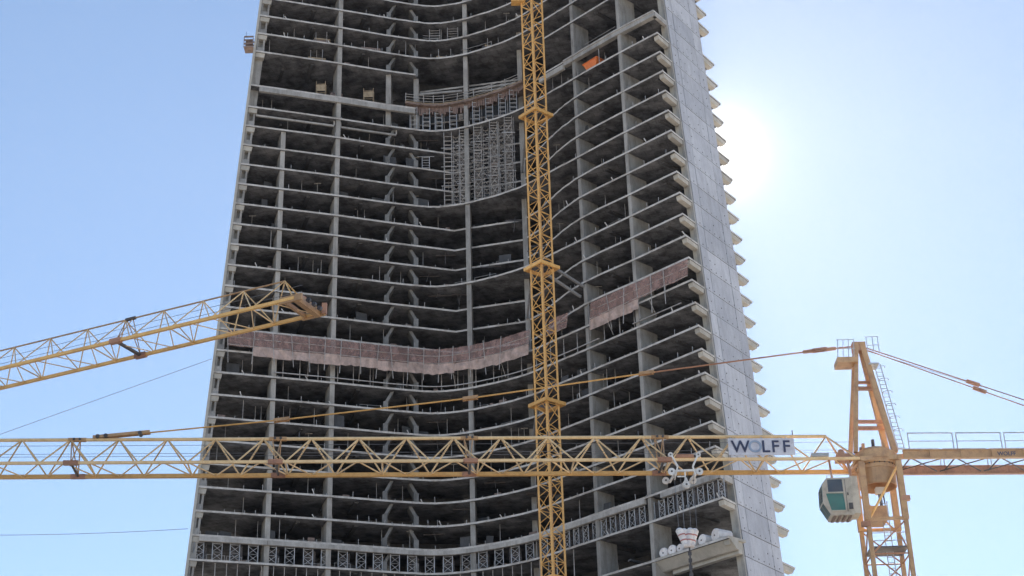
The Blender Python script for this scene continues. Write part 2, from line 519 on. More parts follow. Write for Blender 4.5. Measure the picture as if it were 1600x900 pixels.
# hanging frame below slab 20 on the left wing
for xa, xb in ((None, -28.1), (-27.1, -18.2)):
    a = lline(xin(20) + .1) if xa is None else Vector((xa, 230.3, 0))
    b = lline(xb) if xa is None else Vector((xb, 233.3, 0))
    a = a + LN * .7; b = b + LN * .7
    band('hanging_beam', [a, b], ZL(20) - 1.35, ZL(20) - 1.05, .3)
    band('hanging_beam', [a + LN * 2.4, b + LN * 2.4], ZL(20) - 2.1, ZL(20) - 1.75, .3)
    for q in (a, b):
        mb = MB(); mb.prism([(q.x - .12, q.y, ZL(20) - 1.06), (q.x + .12, q.y, ZL(20) - 1.06), (q.x + .12, q.y + .25, ZL(20) - 1.06), (q.x - .12, q.y + .25, ZL(20) - 1.06)],
                            [(q.x - .12, q.y, ZL(20) - .31), (q.x + .12, q.y, ZL(20) - .31), (q.x + .12, q.y + .25, ZL(20) - .31), (q.x - .12, q.y + .25, ZL(20) - .31)])
        mb.build('hanger', 'slab', tower)

# columns (fin walls running back from the facade)
def fin(front, back, width, depth, z0, z1, mat='col', name='column'):
    f = Vector((*front, 0)); b = back.normalized(); a = Vector((b.y, -b.x, 0)) * width / 2
    P = [f - a, f + a, f + a + b * depth, f - a + b * depth]
    mb = MB(); mb.prism([(p.x, p.y, z0) for p in P], [(p.x, p.y, z1) for p in P])
    return mb.build(name, mat, tower)
ZT = ZL(NT)
fin((-36.1, 227.6), LN, .72, 3.4, GZ, ZL(19) - .02)
fin((-27.6, 230.3), LN, .72, 3.6, GZ, ZT)
fin((-6.8, 234.05), Vector((0.05, 1, 0)), .74, 3.2, GZ, ZL(21.15))
fin((-6.8, 234.3), Vector((0.05, 1, 0)), .74, 3.2, ZL(21.15), ZT)
fin((2.35, 232.75), Vector((0.1, 1, 0)), .78, 4.0, GZ, ZT)
fin((10.85, 220.45), FN, .66, 3.4, GZ, ZT)
fin((17.75, 213.35), FN, .66, 3.6, GZ, ZT)
# pair of bracketed columns: straight foot, head leaning towards its neighbour
for n in range(-1, NT):
    zt = ZL(n + 1) - TS; zb = ZL(n)
    if n in (20, 21, 22): continue
    for x, y, s in ((-19.75, 233.15, 1), (-15.2, 234.65, -1)):
        if n > 20: y += .1
        mb = MB(); y += .55; lean = .95 * s; zm = zb + 1.5; w = .36; yf = y - .4
        mb.prism([(x - w, yf, zb), (x + w, yf, zb), (x + w - .4, y + 2.6, zb), (x - w - .4, y + 2.6, zb)],
                 [(x - w, yf, zm), (x + w, yf, zm), (x + w - .4, y + 2.6, zm), (x - w - .4, y + 2.6, zm)])
        w2 = .26
        mb.prism([(x - w2, y + .1, zm), (x + w2, y + .1, zm), (x + w2 - .4, y + 2.5, zm), (x - w2 - .4, y + 2.5, zm)],
                 [(x - w2 + lean, y + .25, zt), (x + w2 + lean, y + .25, zt), (x + w2 + lean - .4, y + 2.5, zt), (x - w2 + lean - .4, y + 2.5, zt)])
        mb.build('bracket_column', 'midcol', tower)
for x, y in ((-19.75, 233.7), (-15.2, 235.2)):
    mb = MB(); mb.box((x - .34, y, GZ), (x + .34, y + 2.6, ZL(-1) - TS)); mb.build('column', 'col', tower)
    mb = MB(); mb.box((x - .42, y, ZL(20)), (x + .42, y + 2.6, ZL(21.15) - TS)); mb.box((x - .42, y, ZL(21.15)), (x + .42, y + 2.6, ZL(23) - TS)); mb.build('column', 'col', tower)

# inner walls: core faces and cross walls behind the open bays
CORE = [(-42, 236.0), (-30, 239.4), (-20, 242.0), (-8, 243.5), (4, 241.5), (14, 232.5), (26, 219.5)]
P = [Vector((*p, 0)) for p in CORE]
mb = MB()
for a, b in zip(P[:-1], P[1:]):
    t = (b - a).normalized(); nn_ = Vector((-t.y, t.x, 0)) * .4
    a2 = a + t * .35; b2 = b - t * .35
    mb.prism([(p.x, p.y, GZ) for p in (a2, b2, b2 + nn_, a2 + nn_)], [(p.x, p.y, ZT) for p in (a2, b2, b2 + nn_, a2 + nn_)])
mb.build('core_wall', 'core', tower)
# ribs under each slab running back from the columns, and a few cross walls
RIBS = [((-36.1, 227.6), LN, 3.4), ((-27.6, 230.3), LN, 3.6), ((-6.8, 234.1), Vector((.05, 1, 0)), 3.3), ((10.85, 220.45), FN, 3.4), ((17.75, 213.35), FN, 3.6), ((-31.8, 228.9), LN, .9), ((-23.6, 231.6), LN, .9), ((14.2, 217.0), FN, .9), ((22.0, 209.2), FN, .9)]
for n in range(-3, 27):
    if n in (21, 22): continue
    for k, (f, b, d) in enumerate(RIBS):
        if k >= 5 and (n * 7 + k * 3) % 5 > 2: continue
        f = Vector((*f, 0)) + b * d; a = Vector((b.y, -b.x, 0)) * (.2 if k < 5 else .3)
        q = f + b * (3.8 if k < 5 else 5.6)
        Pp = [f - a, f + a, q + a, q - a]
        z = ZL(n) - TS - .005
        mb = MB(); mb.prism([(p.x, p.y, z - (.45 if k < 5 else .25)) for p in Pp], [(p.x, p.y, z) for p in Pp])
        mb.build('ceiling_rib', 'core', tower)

# ------------------------------------------------------------------ right side wall
mb = MB()
mb.prism([rp(NB, 3.72, .16, GZ), rp(NB, 14.98, .16, GZ), rp(NB, 14.98, 1.28, GZ), rp(NB, 3.72, 1.28, GZ)],
         [rp(NT, 3.72, .16, ZT), rp(NT, 14.98, .16, ZT), rp(NT, 14.98, 1.28, ZT), rp(NT, 3.72, 1.28, ZT)])
mb.build('side_wall', 'pale', tower)
mb = MB()
mb.prism([rp(NB, 3.9, .125, GZ), rp(NB, 14.96, .125, GZ), rp(NB, 14.96, .156, GZ), rp(NB, 3.9, .156, GZ)],
         [rp(NT, 3.9, .125, ZT), rp(NT, 14.96, .125, ZT), rp(NT, 14.96, .156, ZT), rp(NT, 3.9, .156, ZT)])
mb.build('joint_sheet', 'backing', tower)
mb = MB()      # pale upright strip at the front end of the side wall
mb.prism([rp(NB, 3.5, -.02, GZ), rp(NB, 3.86, -.02, GZ), rp(NB, 3.86, .5, GZ), rp(NB, 3.5, .5, GZ)],
         [rp(NT, 3.5, -.02, ZT), rp(NT, 3.86, -.02, ZT), rp(NT, 3.86, .5, ZT), rp(NT, 3.5, .5, ZT)])
mb.build('wall_trim', 'col', tower)
COLS = [(4.08, 6.0), (6.1, 12.3), (12.4, 14.98)]
for n in range(-8, NT):
    za, zb = ZL(n) + .06, ZL(n + 1) - .05
    na, nb = n + .014, n + 1 - .008
    for k, (l0, l1) in enumerate(COLS):
        t = -.01 + random.uniform(-.025, .02)
        if n in (2, 7, 12, 17): zc = zb
        mb = MB()
        mb.prism([rp(na, l0, t, za), rp(na, l1, t, za), rp(na, l1, .12, za), rp(na, l0, .12, za)],
                 [rp(nb, l0, t, zb), rp(nb, l1, t, zb), rp(nb, l1, .12, zb), rp(nb, l0, .12, zb)])
        mb.build('wall_panel', 'wall', tower)
# tie holes: small dark plugs in a row near each joint
mb = MB()
for n in range(-8, NT):
    for k in range(7):
        L = 5.0 + k * 1.45
        for dz in (.45, 1.9):
            if dz > 1 and random.random() < .6: continue
            c = rp(n + dz / 3.6, L, -.045, ZL(n) + dz)
            u = SD * .07
            mb.prism([c - u + Vector((0, 0, -.07)), c + u + Vector((0, 0, -.07)), c + u + Vector((0, 0, .07)), c - u + Vector((0, 0, .07))],
                     [p + FD * .06 for p in (c - u + Vector((0, 0, -.07)), c + u + Vector((0, 0, -.07)), c + u + Vector((0, 0, .07)), c - u + Vector((0, 0, .07)))])
o = mb.build('tie_holes', 'darksteel', tower); o['kind'] = 'stuff'

def corbel(n, l0, l1, h=.85, chamfer=True, flip=False):
    zt = ZL(n) - TS - .004
    a, b = .1, .98
    mb = MB()
    e0 = l0 + (.14 if chamfer and not flip else 0); e1 = l1 - (.35 if chamfer and flip else 0)
    mb.prism([rp(n, e0, a + .04, zt - h), rp(n, e1, a + .04, zt - h), rp(n, e1, b, zt - h), rp(n, e0, b, zt - h)],
             [rp(n, l0, a, zt - .25), rp(n, l1, a, zt - .25), rp(n, l1, b, zt - .25), rp(n, l0, b, zt - .25)])
    mb.prism([rp(n, l0, a, zt - .25), rp(n, l1, a, zt - .25), rp(n, l1, b, zt - .25), rp(n, l0, b, zt - .25)],
             [rp(n, l0, a, zt), rp(n, l1, a, zt), rp(n, l1, b, zt), rp(n, l0, b, zt)])
    return mb.build('corbel', 'pale', tower)
for n in LOW[:5] + list(range(-1, 21)) + list(range(23, NT)):
    if n != 0: corbel(n, .4, 3.5, .62)
    corbel(n, 15.02, 18.4 + random.uniform(-.25, .1), .7 + random.uniform(-.06, .06), True, True)
corbel(21.15, 15.02, 18.4, .7, True, True)

for n in (-4,):
    mb = MB(); z = ZL(n)
    for k in range(5):
        p = rp(n, 15.4 + k * .75, .1, z); mb.bar(p, p + Vector((0, 0, 1.3)), .05)
    for h in (.45, .85, 1.25): mb.bar(rp(n, 15.4, .1, z + h), rp(n, 18.5, .1, z + h), .04)
    mb.build('tip_railing', 'darksteel', tower)
# ------------------------------------------------------------------ left end wall
def lp(n, x, L, z=None):
    p = lline(x) + LSD * L
    p.z = ZL(n) if z is None else z
    return p
mb = MB()
mb.prism([lp(NB, xout(NB), 1.3, GZ), lp(NB, xin(NB), 1.3, GZ), lp(NB, xin(NB), 15, GZ), lp(NB, xout(NB) - .02, 15, GZ)],
         [lp(NT, xout(NT), 1.3, ZT), lp(NT, xin(NT), 1.3, ZT), lp(NT, xin(NT), 15, ZT), lp(NT, xout(NT) - .02, 15, ZT)])
mb.build('end_wall', 'col', tower)
mb = MB()
mb.prism([lp(NB, xout(NB) - .35, -.02, GZ), lp(NB, xout(NB) + .02, -.02, GZ), lp(NB, xout(NB) + .02, 1.5, GZ), lp(NB, xout(NB) - .35, 1.5, GZ)],
         [lp(NT, xout(NT) - .35, -.02, ZT), lp(NT, xout(NT) + .02, -.02, ZT), lp(NT, xout(NT) + .02, 1.5, ZT), lp(NT, xout(NT) - .35, 1.5, ZT)])
mb.build('wall_trim', 'pale', tower)
for n in list(range(-6, 21)) + list(range(23, NT)):
    zt = ZL(n) - TS - .004; z1 = zt - .75; z2 = zt - 1.15
    m1 = n - (zt - z1 + TS) / FH
    a0 = xout(n) + .06
    mb = MB()
    mb.prism([lp(n, xout(m1) + .06, .35, z1), lp(n, xin(m1) + .12, .35, z1), lp(n, xin(m1) + .12, 1.28, z1), lp(n, xout(m1) + .06, 1.28, z1)],
             [lp(n, a0, .2, zt), lp(n, xin(n) + .2, .2, zt), lp(n, xin(n) + .2, 1.28, zt), lp(n, a0, 1.28, zt)])
    mb.build('corbel', 'pale', tower)
    # low upstand on the floor below and two jambs that leave a recess
    zb = ZL(n - 1) + .004; zc = zb + 1.0
    if n != 23:
        mb = MB()
        mb.prism([lp(n, xout(n - 1) + .06, .25, zb), lp(n, xin(n - 1) + .05, .25, zb), lp(n, xin(n - 1) + .05, 1.28, zb), lp(n, xout(n - 1) + .06, 1.28, zb)],
                 [lp(n, xout(n - .7) + .06, .45, zc), lp(n, xin(n - .7), .45, zc), lp(n, xin(n - .7), 1.28, zc), lp(n, xout(n - .7) + .06, 1.28, zc)])
        mb.build('upstand', 'col', tower)
        for s in (0, 1):
            xa = (lambda m: xout(m) + .06) if s == 0 else (lambda m: xin(m) - .3)
            mb = MB()
            mb.prism([lp(n, xa(n - .7), .5, zc + .003), lp(n, xa(n - .7) + .28, .5, zc + .003), lp(n, xa(n - .7) + .28, 1.28, zc + .003), lp(n, xa(n - .7), 1.28, zc + .003)],
                     [lp(n, xa(m1), .5, z1 - .003), lp(n, xa(m1) + .28, .5, z1 - .003), lp(n, xa(m1) + .28, 1.28, z1 - .003), lp(n, xa(m1), 1.28, z1 - .003)])
            mb.build('jamb', 'col', tower)

# ------------------------------------------------------------------ guard posts, starter bars and loose rails at the slab edges
def along(pts, step, off=0.0, jitter=0.0):
    out = []; acc = 0.0; nxt = step * .5
    for a, b in zip(pts[:-1], pts[1:]):
        L = (b - a).length
        while nxt <= acc + L and L > 0:
            p = a + (b - a) * ((nxt - acc) / L)
            t = (b - a).normalized()
            out.append((p + Vector((t.y, -t.x, 0)) * off, t))
            nxt += step * (1 + random.uniform(-jitter, jitter))
        acc += L
    return out
mb = MB(); mw = MB()
for n in list(range(-1, 20)) + [20, 24, 25, 26]:
    cv = rec_curve(n) if n in RECESSED else full_curve(n)
    for p, t in along(cv, random.choice((1.4, 2.3, 2.9)), -.35, .25):
        if random.random() < .3: continue
        h = random.choice((.35, .45, .6, .95)); z = ZL(n)
        mb.bar((p.x, p.y, z), (p.x + random.uniform(-.06, .06), p.y, z + h), .07)
    for p, t in along(cv, 9.0, -.15, .5):
        if random.random() < .3:
            mw.bar((p.x, p.y, ZL(n)), (p.x - random.uniform(.15, .4), p.y - .1, ZL(n) + random.uniform(.4, .8)), .12)
o = mb.build('guard_posts', 'scaf', tower); o['kind'] = 'stuff'
o = mw.build('white_tubes', 'white', tower); o['kind'] = 'stuff'
# props, boards, sheets and rubbish scattered just behind the slab edges
mp_, ms_, mt2 = MB(), MB(), MB()
rc = random.Random(21)
for n in [20, 23, 24, 25, 26] + list(range(-1, 20)):
    cv = rec_curve(n) if n in RECESSED else full_curve(n)
    if n == 23: cv = cv[:5]
    dens = rc.choice((1.1, .8, .5, .3))
    z = ZL(n)
    for p, t in along(cv[:-1], 1.6, -rc.uniform(.5, 1.5), .6):
        r = rc.random()
        if r > dens * .75: continue
        inn_ = Vector((-t.y, t.x, 0)); q = p + inn_ * rc.uniform(0, 2.2)
        if r < .22 * dens:
            mp_.tube((q.x, q.y, z), (q.x, q.y, z + FH - TS - .01), .06, .045, 6)
            if rc.random() < .15: mp_.bar((q.x - .5, q.y, z + FH - TS - .12), (q.x + .6, q.y, z + FH - TS - .12), .08, .12)
        elif r < .4 * dens:
            w = rc.uniform(.5, 1.6); h = rc.uniform(.25, 1.0)
            b = q - t * w / 2; e = q + t * w / 2
            mt2.bar((b.x, b.y, z + h / 2 + .01), (e.x, e.y, z + h / 2 + .01), .7, h)
        elif r < .52 * dens:
            w = rc.uniform(.8, 2.2); h = rc.uniform(1.2, 2.6)
            b = q - t * w / 2; e = q + t * w / 2; k = inn_ * .05
            ms_.prism([(b.x, b.y, z + .01), (e.x, e.y, z + .01), (e.x + k.x, e.y + k.y, z + .01), (b.x + k.x, b.y + k.y, z + .01)],
                      [(b.x + k.x * 6, b.y + k.y * 6, z + h), (e.x + k.x * 6, e.y + k.y * 6, z + h * rc.uniform(.8, 1)), (e.x + k.x * 7, e.y + k.y * 7, z + h * .9), (b.x + k.x * 7, b.y + k.y * 7, z + h)])
        elif r < .66 * dens:
            for k in range(rc.randint(2, 6)):
                a = q + t * k * .22; mp_.bar((a.x, a.y, z), (a.x + rc.uniform(-.2, .2), a.y, z + rc.uniform(.3, .9)), .04)
        else:
            e = q + t * rc.uniform(1.5, 4); h = rc.uniform(.5, 1.1)
            mp_.bar((q.x, q.y, z + h), (e.x, e.y, z + h + rc.uniform(-.1, .1)), .05)
            mp_.bar((q.x, q.y, z), (q.x, q.y, z + h), .05); mp_.bar((e.x, e.y, z), (e.x, e.y, z + h), .05)
for b_, nm_, mt_n in ((mp_, 'loose_props', 'scaf'), (ms_, 'leaning_sheets', 'core'), (mt2, 'site_rubbish', 'timber')):
    o = b_.build(nm_, mt_n, tower); o['kind'] = 'stuff'
# dark service openings and hanging hoses in a few bays
mh = MB()
for k in range(26):
    n = rc.choice(range(0, 20)); cv = full_curve(n); i_ = rc.randrange(3, len(cv) - 2); p = cv[i_] + Vector((rc.uniform(-2, 2), 2.2, 0))
    zt = ZL(n + 1) - TS; L_ = rc.uniform(.8, 3.0)
    mh.tube((p.x, p.y, zt), (p.x + rc.uniform(-.5, .5), p.y, zt - L_), .05, .05, 6)
    mh.bar((p.x - 1.6, p.y + 1, zt - .1), (p.x + 1.6, p.y + 1, zt - .1), .22, .18)
o = mh.build('hanging_hoses', 'darksteel', tower); o['kind'] = 'stuff'
# rails: double rail on floor 7, short rails elsewhere
def rail(n, pts, h, w=.09, mat='scaf', off=.05):
    q = offset_curve(pts, off)
    mb = MB()
    for a, b in zip(q[:-1], q[1:]):
        mb.bar((a.x, a.y, ZL(n) + h), (b.x, b.y, ZL(n) + h), w)
    return mb.build('guard_rail', mat, tower)
rail(7, full_curve(7)[1:-2], .62, .14)
rail(7, [full_curve(7)[-2], full_curve(7)[-1] + FD * 2.5], .66, .14)
for n, a, b, h in ((25, 9, 17, 1.0), (25, 9, 17, .5), (24, 22, 30, 1.0), (21.15, -3, -1, 1.0)):
    c = full_curve(n)
    rail(n, c[a:b], h, .07, off=-.3)

# ------------------------------------------------------------------ shoring towers between slab 16 and slab 20, in front of the recess
def shore(name_label, x, y, zb, zt, w, d, step, cross, group, mat='scaf', heads=True, cat='shoring tower'):
    t = thing('shoring_tower', name_label, cat, (x, y, zb), group)
    for sx in (-1, 1):
        for sy in (0, 1):
            bar('leg', (x + sx * w / 2, y + sy * d, zb), (x + sx * w / 2, y + sy * d, zt), .12, mat, t)
    z = zb + .35
    k = 0
    while z < zt - .15:
        for sy in (0, 1):
            bar('rung', (x - w / 2, y + sy * d, z), (x + w / 2, y + sy * d, z), .1, mat, t)
        z += step; k += 1
    if cross:
        z = zb + .2
        while z + cross < zt + .3:
            z2 = min(z + cross, zt - .1)
            bar('cross_brace', (x - w / 2, y, z), (x + w / 2, y, z2), .065, mat, t)
            bar('cross_brace', (x + w / 2, y, z), (x - w / 2, y, z2), .065, mat, t)
            z += cross
    return t

XS = [-9.95, -7.35, -4.95, -2.3, .15]
def full_y(x, off=0.0):
    pts = full_curve(0)
    for a, b in zip(pts[:-1], pts[1:]):
        if a.x <= x <= b.x: return a.y + (b.y - a.y) * (x - a.x) / max(1e-6, b.x - a.x) + off
    return 230
words = ['leftmost', 'second from left', 'middle', 'fourth from left', 'rightmost']
for i, x in enumerate(XS):
    y = full_y(x) + .35
    t = shore('%s of the five tall ladder-like shoring towers under the scaffold deck' % words[i], x, y, ZL(16), ZL(20) - TS - .02, 1.25, 1.5, .8 if i < 1 else .56, (1.8 if i else 0), 'tall shoring towers in the recess')
    for n in (17, 18, 19):
        bar('ledger', (x - 1.1, y - .1, ZL(n) + .1), (x + 1.1, y - .15, ZL(n) + .1 + random.uniform(-.1, .1)), .13, 'galv', t)
    if i in (1, 2, 3, 4):
        for n in (16, 17, 18, 19): bar('cross_brace', (x - .62, y + 1.5, ZL(n) + .2), (x + .9, y + .3, ZL(n) + 3.2), .07, 'scaf', t)
        bar('leg', (x + .9, y + .3, ZL(16)), (x + .9, y + .3, ZL(20) - TS - .02), .1, 'scaf', t)
for i in range(4):
    xa, xb = XS[i], XS[i + 1]; x = (xa + xb) / 2; y = full_y(x) + 1.9
    t = shore('%s back-row shoring tower from the left, seen between the tall front ones' % ORD[i], x, y, ZL(16), ZL(20) - TS - .02, .9, 1.2, .7, 1.4, 'back-row shoring towers')
    for n in (17, 18, 19):
        for dz in (-.6, .1, 1.1):
            bar('ledger', (xa + .5, full_y(xa + .5) + .4, ZL(n) + dz), (xb - .5, full_y(xb - .5) + .4, ZL(n) + dz + random.uniform(-.08, .08)), .08, 'scaf', t)
# small ladder scaffold left of them
t = thing('ladder_scaffold', 'small ladder scaffold standing alone left of the tall shoring towers', 'scaffold', (-13.6, 235.1, ZL(18)))
for sx in (-.6, .6):
    bar('leg', (-13.6 + sx, 235.1, ZL(18)), (-13.6 + sx, 235.1, ZL(18) + 2.3), .12, 'galv', t)
for k in range(5):
    bar('rung', (-14.2, 235.1, ZL(18) + .2 + k * .48), (-13.0, 235.1, ZL(18) + .2 + k * .48), .1, 'galv', t)
bar('ledger', (-15.0, 235.0, ZL(18) + 2.3), (-12.2, 235.0, ZL(18) + 2.25), .1, 'galv', t)

# shoring under the formwork deck, standing on slab 20
XS2 = [-15.6, -13.5, -11.45, -9.0, -5.1, -2.9, -.75, 1.1]
DZ = 149.1
for i, x in enumerate(XS2):
    y = full_y(x) + .5
    t = shore('%s shoring frame from the left under the brown timber formwork deck' % ORD[i], x, y, ZL(20), DZ - .35, 1.15, 1.6, .8, 0, 'shoring frames under the timber deck', 'galv')
    for sx in (-.62, .62):
        if i % 2 == 0: bar('jack', (x + sx + .3, y + .4, ZL(20)), (x + sx + .3, y + .4, DZ - .35), .1, 'scaf', t)
deck = thing('formwork_deck', 'brown timber formwork deck curving across the recess above the shoring', 'formwork', (-7, 234, DZ))
crv = [Vector((-16.9, 233.7, 0))] + [p for p in full_curve(20) if -17.3 < p.x < 3.0]
out = offset_curve(crv, .25); inn = offset_curve(crv, -3.2)
for i in range(len(out) - 1):
    mb = MB()
    a, b, c, d = out[i], out[i + 1], inn[i + 1], inn[i]
    dz = random.uniform(-.05, .05)
    mb.prism([(p.x, p.y, DZ - .3 + dz) for p in (a, b, c, d)], [(p.x, p.y, DZ + dz) for p in (a, b, c, d)])
    mb.build('deck_board', 'timber', deck)
mid_ = offset_curve(crv, -.4)
for i in range(0, len(crv) - 1):
    a = mid_[i]; b = mid_[i + 1]
    for s in range(2):
        zz = DZ - .32 - random.uniform(.5, 1.7)
        p = a.lerp(b, s * .5); q = a.lerp(b, s * .5 + .42)
        mb = MB(); mb.prism([(p.x, p.y, zz), (q.x, q.y, zz), (q.x, q.y + .08, zz), (p.x, p.y + .08, zz)], [(p.x, p.y, DZ - .32), (q.x, q.y, DZ - .32), (q.x, q.y + .08, DZ - .32), (p.x, p.y + .08, DZ - .32)])
        mb.build('form_panel', 'brownform', deck)
q = offset_curve(crv, .2)
for k in range(len(q) - 1):
    bar('edge_tube', (q[k].x, q[k].y, DZ + .12), (q[k + 1].x, q[k + 1].y, DZ + .12), .14, 'timber2', deck)
for k in range(0, len(q), 4):
    bar('rail_post', (q[k].x, q[k].y + .3, DZ), (q[k].x + random.uniform(-.1, .1), q[k].y + .3, DZ + 1.9), .14, 'scaf', deck)
for h in (.6, 1.2, 1.7):
    for k in range(0, len(q) - 4, 4):
        bar('rail_tube', (q[k].x, q[k].y + .25, DZ + h), (q[k + 4].x, q[k + 4].y + .25, DZ + h), .09, 'scaf', deck)
for i, x in enumerate((-13.5, -11.2, -9.6, -4.2, -1.4)):
    mb = MB(); y = full_y(x)
    for k in range(3):
        mb.box((x - .8, y + .5, DZ + .06 + k * .2), (x + .7 + random.uniform(-.2, .2), y + 1.3, DZ + .22 + k * .2))
    mb.build('plank_pile', 'timber2', deck)
# steel waler where the middle slab starts above the deck
t = thing('steel_waler', 'long pale steel waler beam spanning the recess just above the formwork deck', 'beam', (-6, 236, 152.4))
mb = MB(); mb.bar((-15.4, 236.2, 152.1), (-7.4, 236.4, 152.75), .3, .35); mb.build('beam', 'slab', t)
mb = MB(); mb.bar((-6.2, 236.2, 152.75), (2.2, 234.4, 152.75), .3, .35); mb.bar((-6.2, 236.0, 152.0), (2.2, 234.2, 152.0), .2, .25); mb.build('beam', 'slab', t)

# ------------------------------------------------------------------ shoring between floor -1 and the lower transfer beam
c1 = full_curve(-1)
il = max(i for i, p in enumerate(c1) if p.x < 6.3)
fr = [(q, t_, False) for q, t_ in along(c1[0:il + 1], 2.6, -.55, .06)] + [(q, t_, True) for q, t_ in along(c1[il:], 1.75, -.55, .08)]
cnt = 0
for i, (p, t_, rightside) in enumerate(fr):
    w = 1.35 if not rightside else 1.0
    cnt += 1
    t = thing('shoring_scaffold', '%s X-braced shoring frame from the left beneath the lower transfer beam' % ORD[cnt - 1], 'shoring frame', (p.x, p.y, ZL(-1)), 'X-braced shoring frames below the lower transfer beam')
    a = p - t_ * w / 2; b = p + t_ * w / 2; zt = ZL(0) - .96
    for q_ in (a, b): bar('leg', (q_.x, q_.y, ZL(-1)), (q_.x, q_.y, zt), .13, 'galv', t)
    for k in range(2):
        za = ZL(-1) + .2 + k * 1.15; zb = za + 1.05
        bar('cross_brace', (a.x, a.y, za), (b.x, b.y, zb), .075, 'galv', t)
        bar('cross_brace', (b.x, b.y, za), (a.x, a.y, zb), .075, 'galv', t)
    bar('rung', (a.x, a.y, zt - .12), (b.x, b.y, zt - .12), .09, 'galv', t)
    bar('rung', (a.x, a.y, ZL(-1) + 1.3), (b.x, b.y, ZL(-1) + 1.3), .06, 'galv', t)
    if i % 2 == 0:
        mb = MB(); c = p + Vector((0, 1.2, 0)); mb.box((c.x - .9, c.y, ZL(-1)), (c.x + .9, c.y + .06, zt)); mb.build('back_sheet', 'greynet', t)
# steel props under floor -1
k = 0
for i, (p, t_) in enumerate(along(full_curve(-2.5), 1.62, -.6, .08)):
    if p.x > 8.2 or p.x < -45.2 or abs(p.x + 27.6) < .6 or abs(p.x + 36.1) < .6: continue
    mb = MB()
    mb.tube((p.x, p.y, ZL(-2.5)), (p.x, p.y, ZL(-2.5) + 3.0), .085); mb.tube((p.x, p.y, ZL(-2.5) + 3.0), (p.x, p.y, ZL(-1) - TS - .03), .065)
    mb.box((p.x - .12, p.y - .12, ZL(-1) - TS - .03), (p.x + .12, p.y + .12, ZL(-1) - TS - .005))
    mb.box((p.x - .12, p.y - .12, ZL(-2.5) + 2.95), (p.x + .12, p.y + .12, ZL(-2.5) + 3.05))
    o = mb.build('steel_prop', 'scaf')
    tag(o, '%s steel prop from the left in the lowest visible row of props' % ORD[k], 'prop', 'steel props below the shored floor')
    k += 1
# props on floor 7 behind the net
k = 0
for i, (p, t_) in enumerate(along(full_curve(7)[1:-1], 2.75, -.5, .12)):
    if abs(p.x + 27.6) < .6 or abs(p.x + 36.1) < .6 or abs(p.x + 6.8) < .7: continue
    mb = MB()
    mb.tube((p.x, p.y, ZL(7)), (p.x, p.y, ZL(7) + 1.9), .075); mb.tube((p.x, p.y, ZL(7) + 1.9), (p.x, p.y, ZL(8) - TS - .03), .055)
    mb.box((p.x - .1, p.y - .1, ZL(8) - TS - .03), (p.x + .1, p.y + .1, ZL(8) - TS - .005))
    o = mb.build('steel_prop', 'scaf')
    tag(o, '%s thin steel prop from the left behind the bottom of the pink net' % ORD[k], 'prop', 'steel props behind the net')
    k += 1

# ------------------------------------------------------------------ pink debris nets
def screen(label, pts, sheet_on, seed, k=1.0):
    rnd = random.Random(seed)
    s = thing('debris_net_screen', label, 'safety net', (pts[0].x, pts[0].y, ZL(7.6)))
    L = along(pts, 2.6, 0, .18)
    L = [(pts[0], L[0][1])] + L[1:-1] + [(pts[-1], L[-1][1])]
    for i in range(len(L) - 1):
        (a, ta), (b, tb) = L[i], L[i + 1]
        nrm = Vector((ta.y, -ta.x, 0))
        z9, zmid, zbt = ZL(8.86), ZL(8.08) + rnd.uniform(-.15, .1), ZL(7.62) + rnd.uniform(-.12, .12)
        def sheet(name, zt, zb, o0, o1, mat, nz=3, sag=.1):
            vs = []; fs = []; nx = 4
            for j in range(nz + 1):
                for kk in range(nx + 1):
                    u = kk / nx; v = j / nz
                    p = a.lerp(b, u) + nrm * (o0 + (o1 - o0) * v + sag * math.sin(u * 3.14) * rnd.uniform(.2, 1.6))
                    vs.append((p.x, p.y, zt + (zb - zt) * v - sag * rnd.uniform(.1, .9) * math.sin(u * 3.14) * (v + .1) + rnd.uniform(-.06, .06) * v))
            for j in range(nz):
                for kk in range(nx):
                    q = j * (nx + 1) + kk
                    fs.append((q, q + 1, q + nx + 2, q + nx + 1))
            m = mesh_obj(name, vs, fs, mat, s)
            md = m.modifiers.new('thickness', 'SOLIDIFY'); md.thickness = .015
            return m
        sheet('net_panel', z9, zmid + .02, .45 * k, 1.05 * k, 'net')
        if sheet_on(i, len(L)) and rnd.random() > .04:
            sheet('net_skirt', zmid, zbt + rnd.uniform(-.12, .15), 1.1 * k, 1.25 * k, 'sheet', 2, .2)
        # outrigger post, slightly askew, hanging below the net
        lean = rnd.uniform(-.35, .35)
        p = a + nrm * 1.25 * k
        zb2 = ZL(7.25) + rnd.uniform(-.3, .35)
        bar('net_post', (p.x + lean, p.y, zb2), (p.x - lean * .6, p.y + .3, ZL(8.9)), .12, 'scaf', s)
        for h, o_ in ((8.5, .8 * k), (8.12, 1.12 * k)):
            q0 = a + nrm * o_; q1 = b + nrm * o_
            bar('net_rail', (q0.x, q0.y, ZL(h)), (q1.x, q1.y, ZL(h) + rnd.uniform(-.05, .05)), .1, 'scaf', s)
        if i % 3 == 1:
            q0 = a + nrm * 1.2; bar('net_strut', (q0.x, q0.y, ZL(7.7)), (a.x + .1, a.y + .1, ZL(7.1)), .08, 'scaf', s)
    return s
cv = full_curve(8)
left = [lline(-43.0), lline(-36)] + [p for p in cv if -30 < p.x < 3.2]
screen('long pink debris net screen hung round the left and middle of the tower', left, lambda i, n: i >= 1, 3)
right = [p for p in cv if 5.2 < p.x < 9.0]
screen('short dark pink net piece hung just right of the slim crane mast', right + [Vector((8.6, 222.4, 0))], lambda i, n: False, 5)
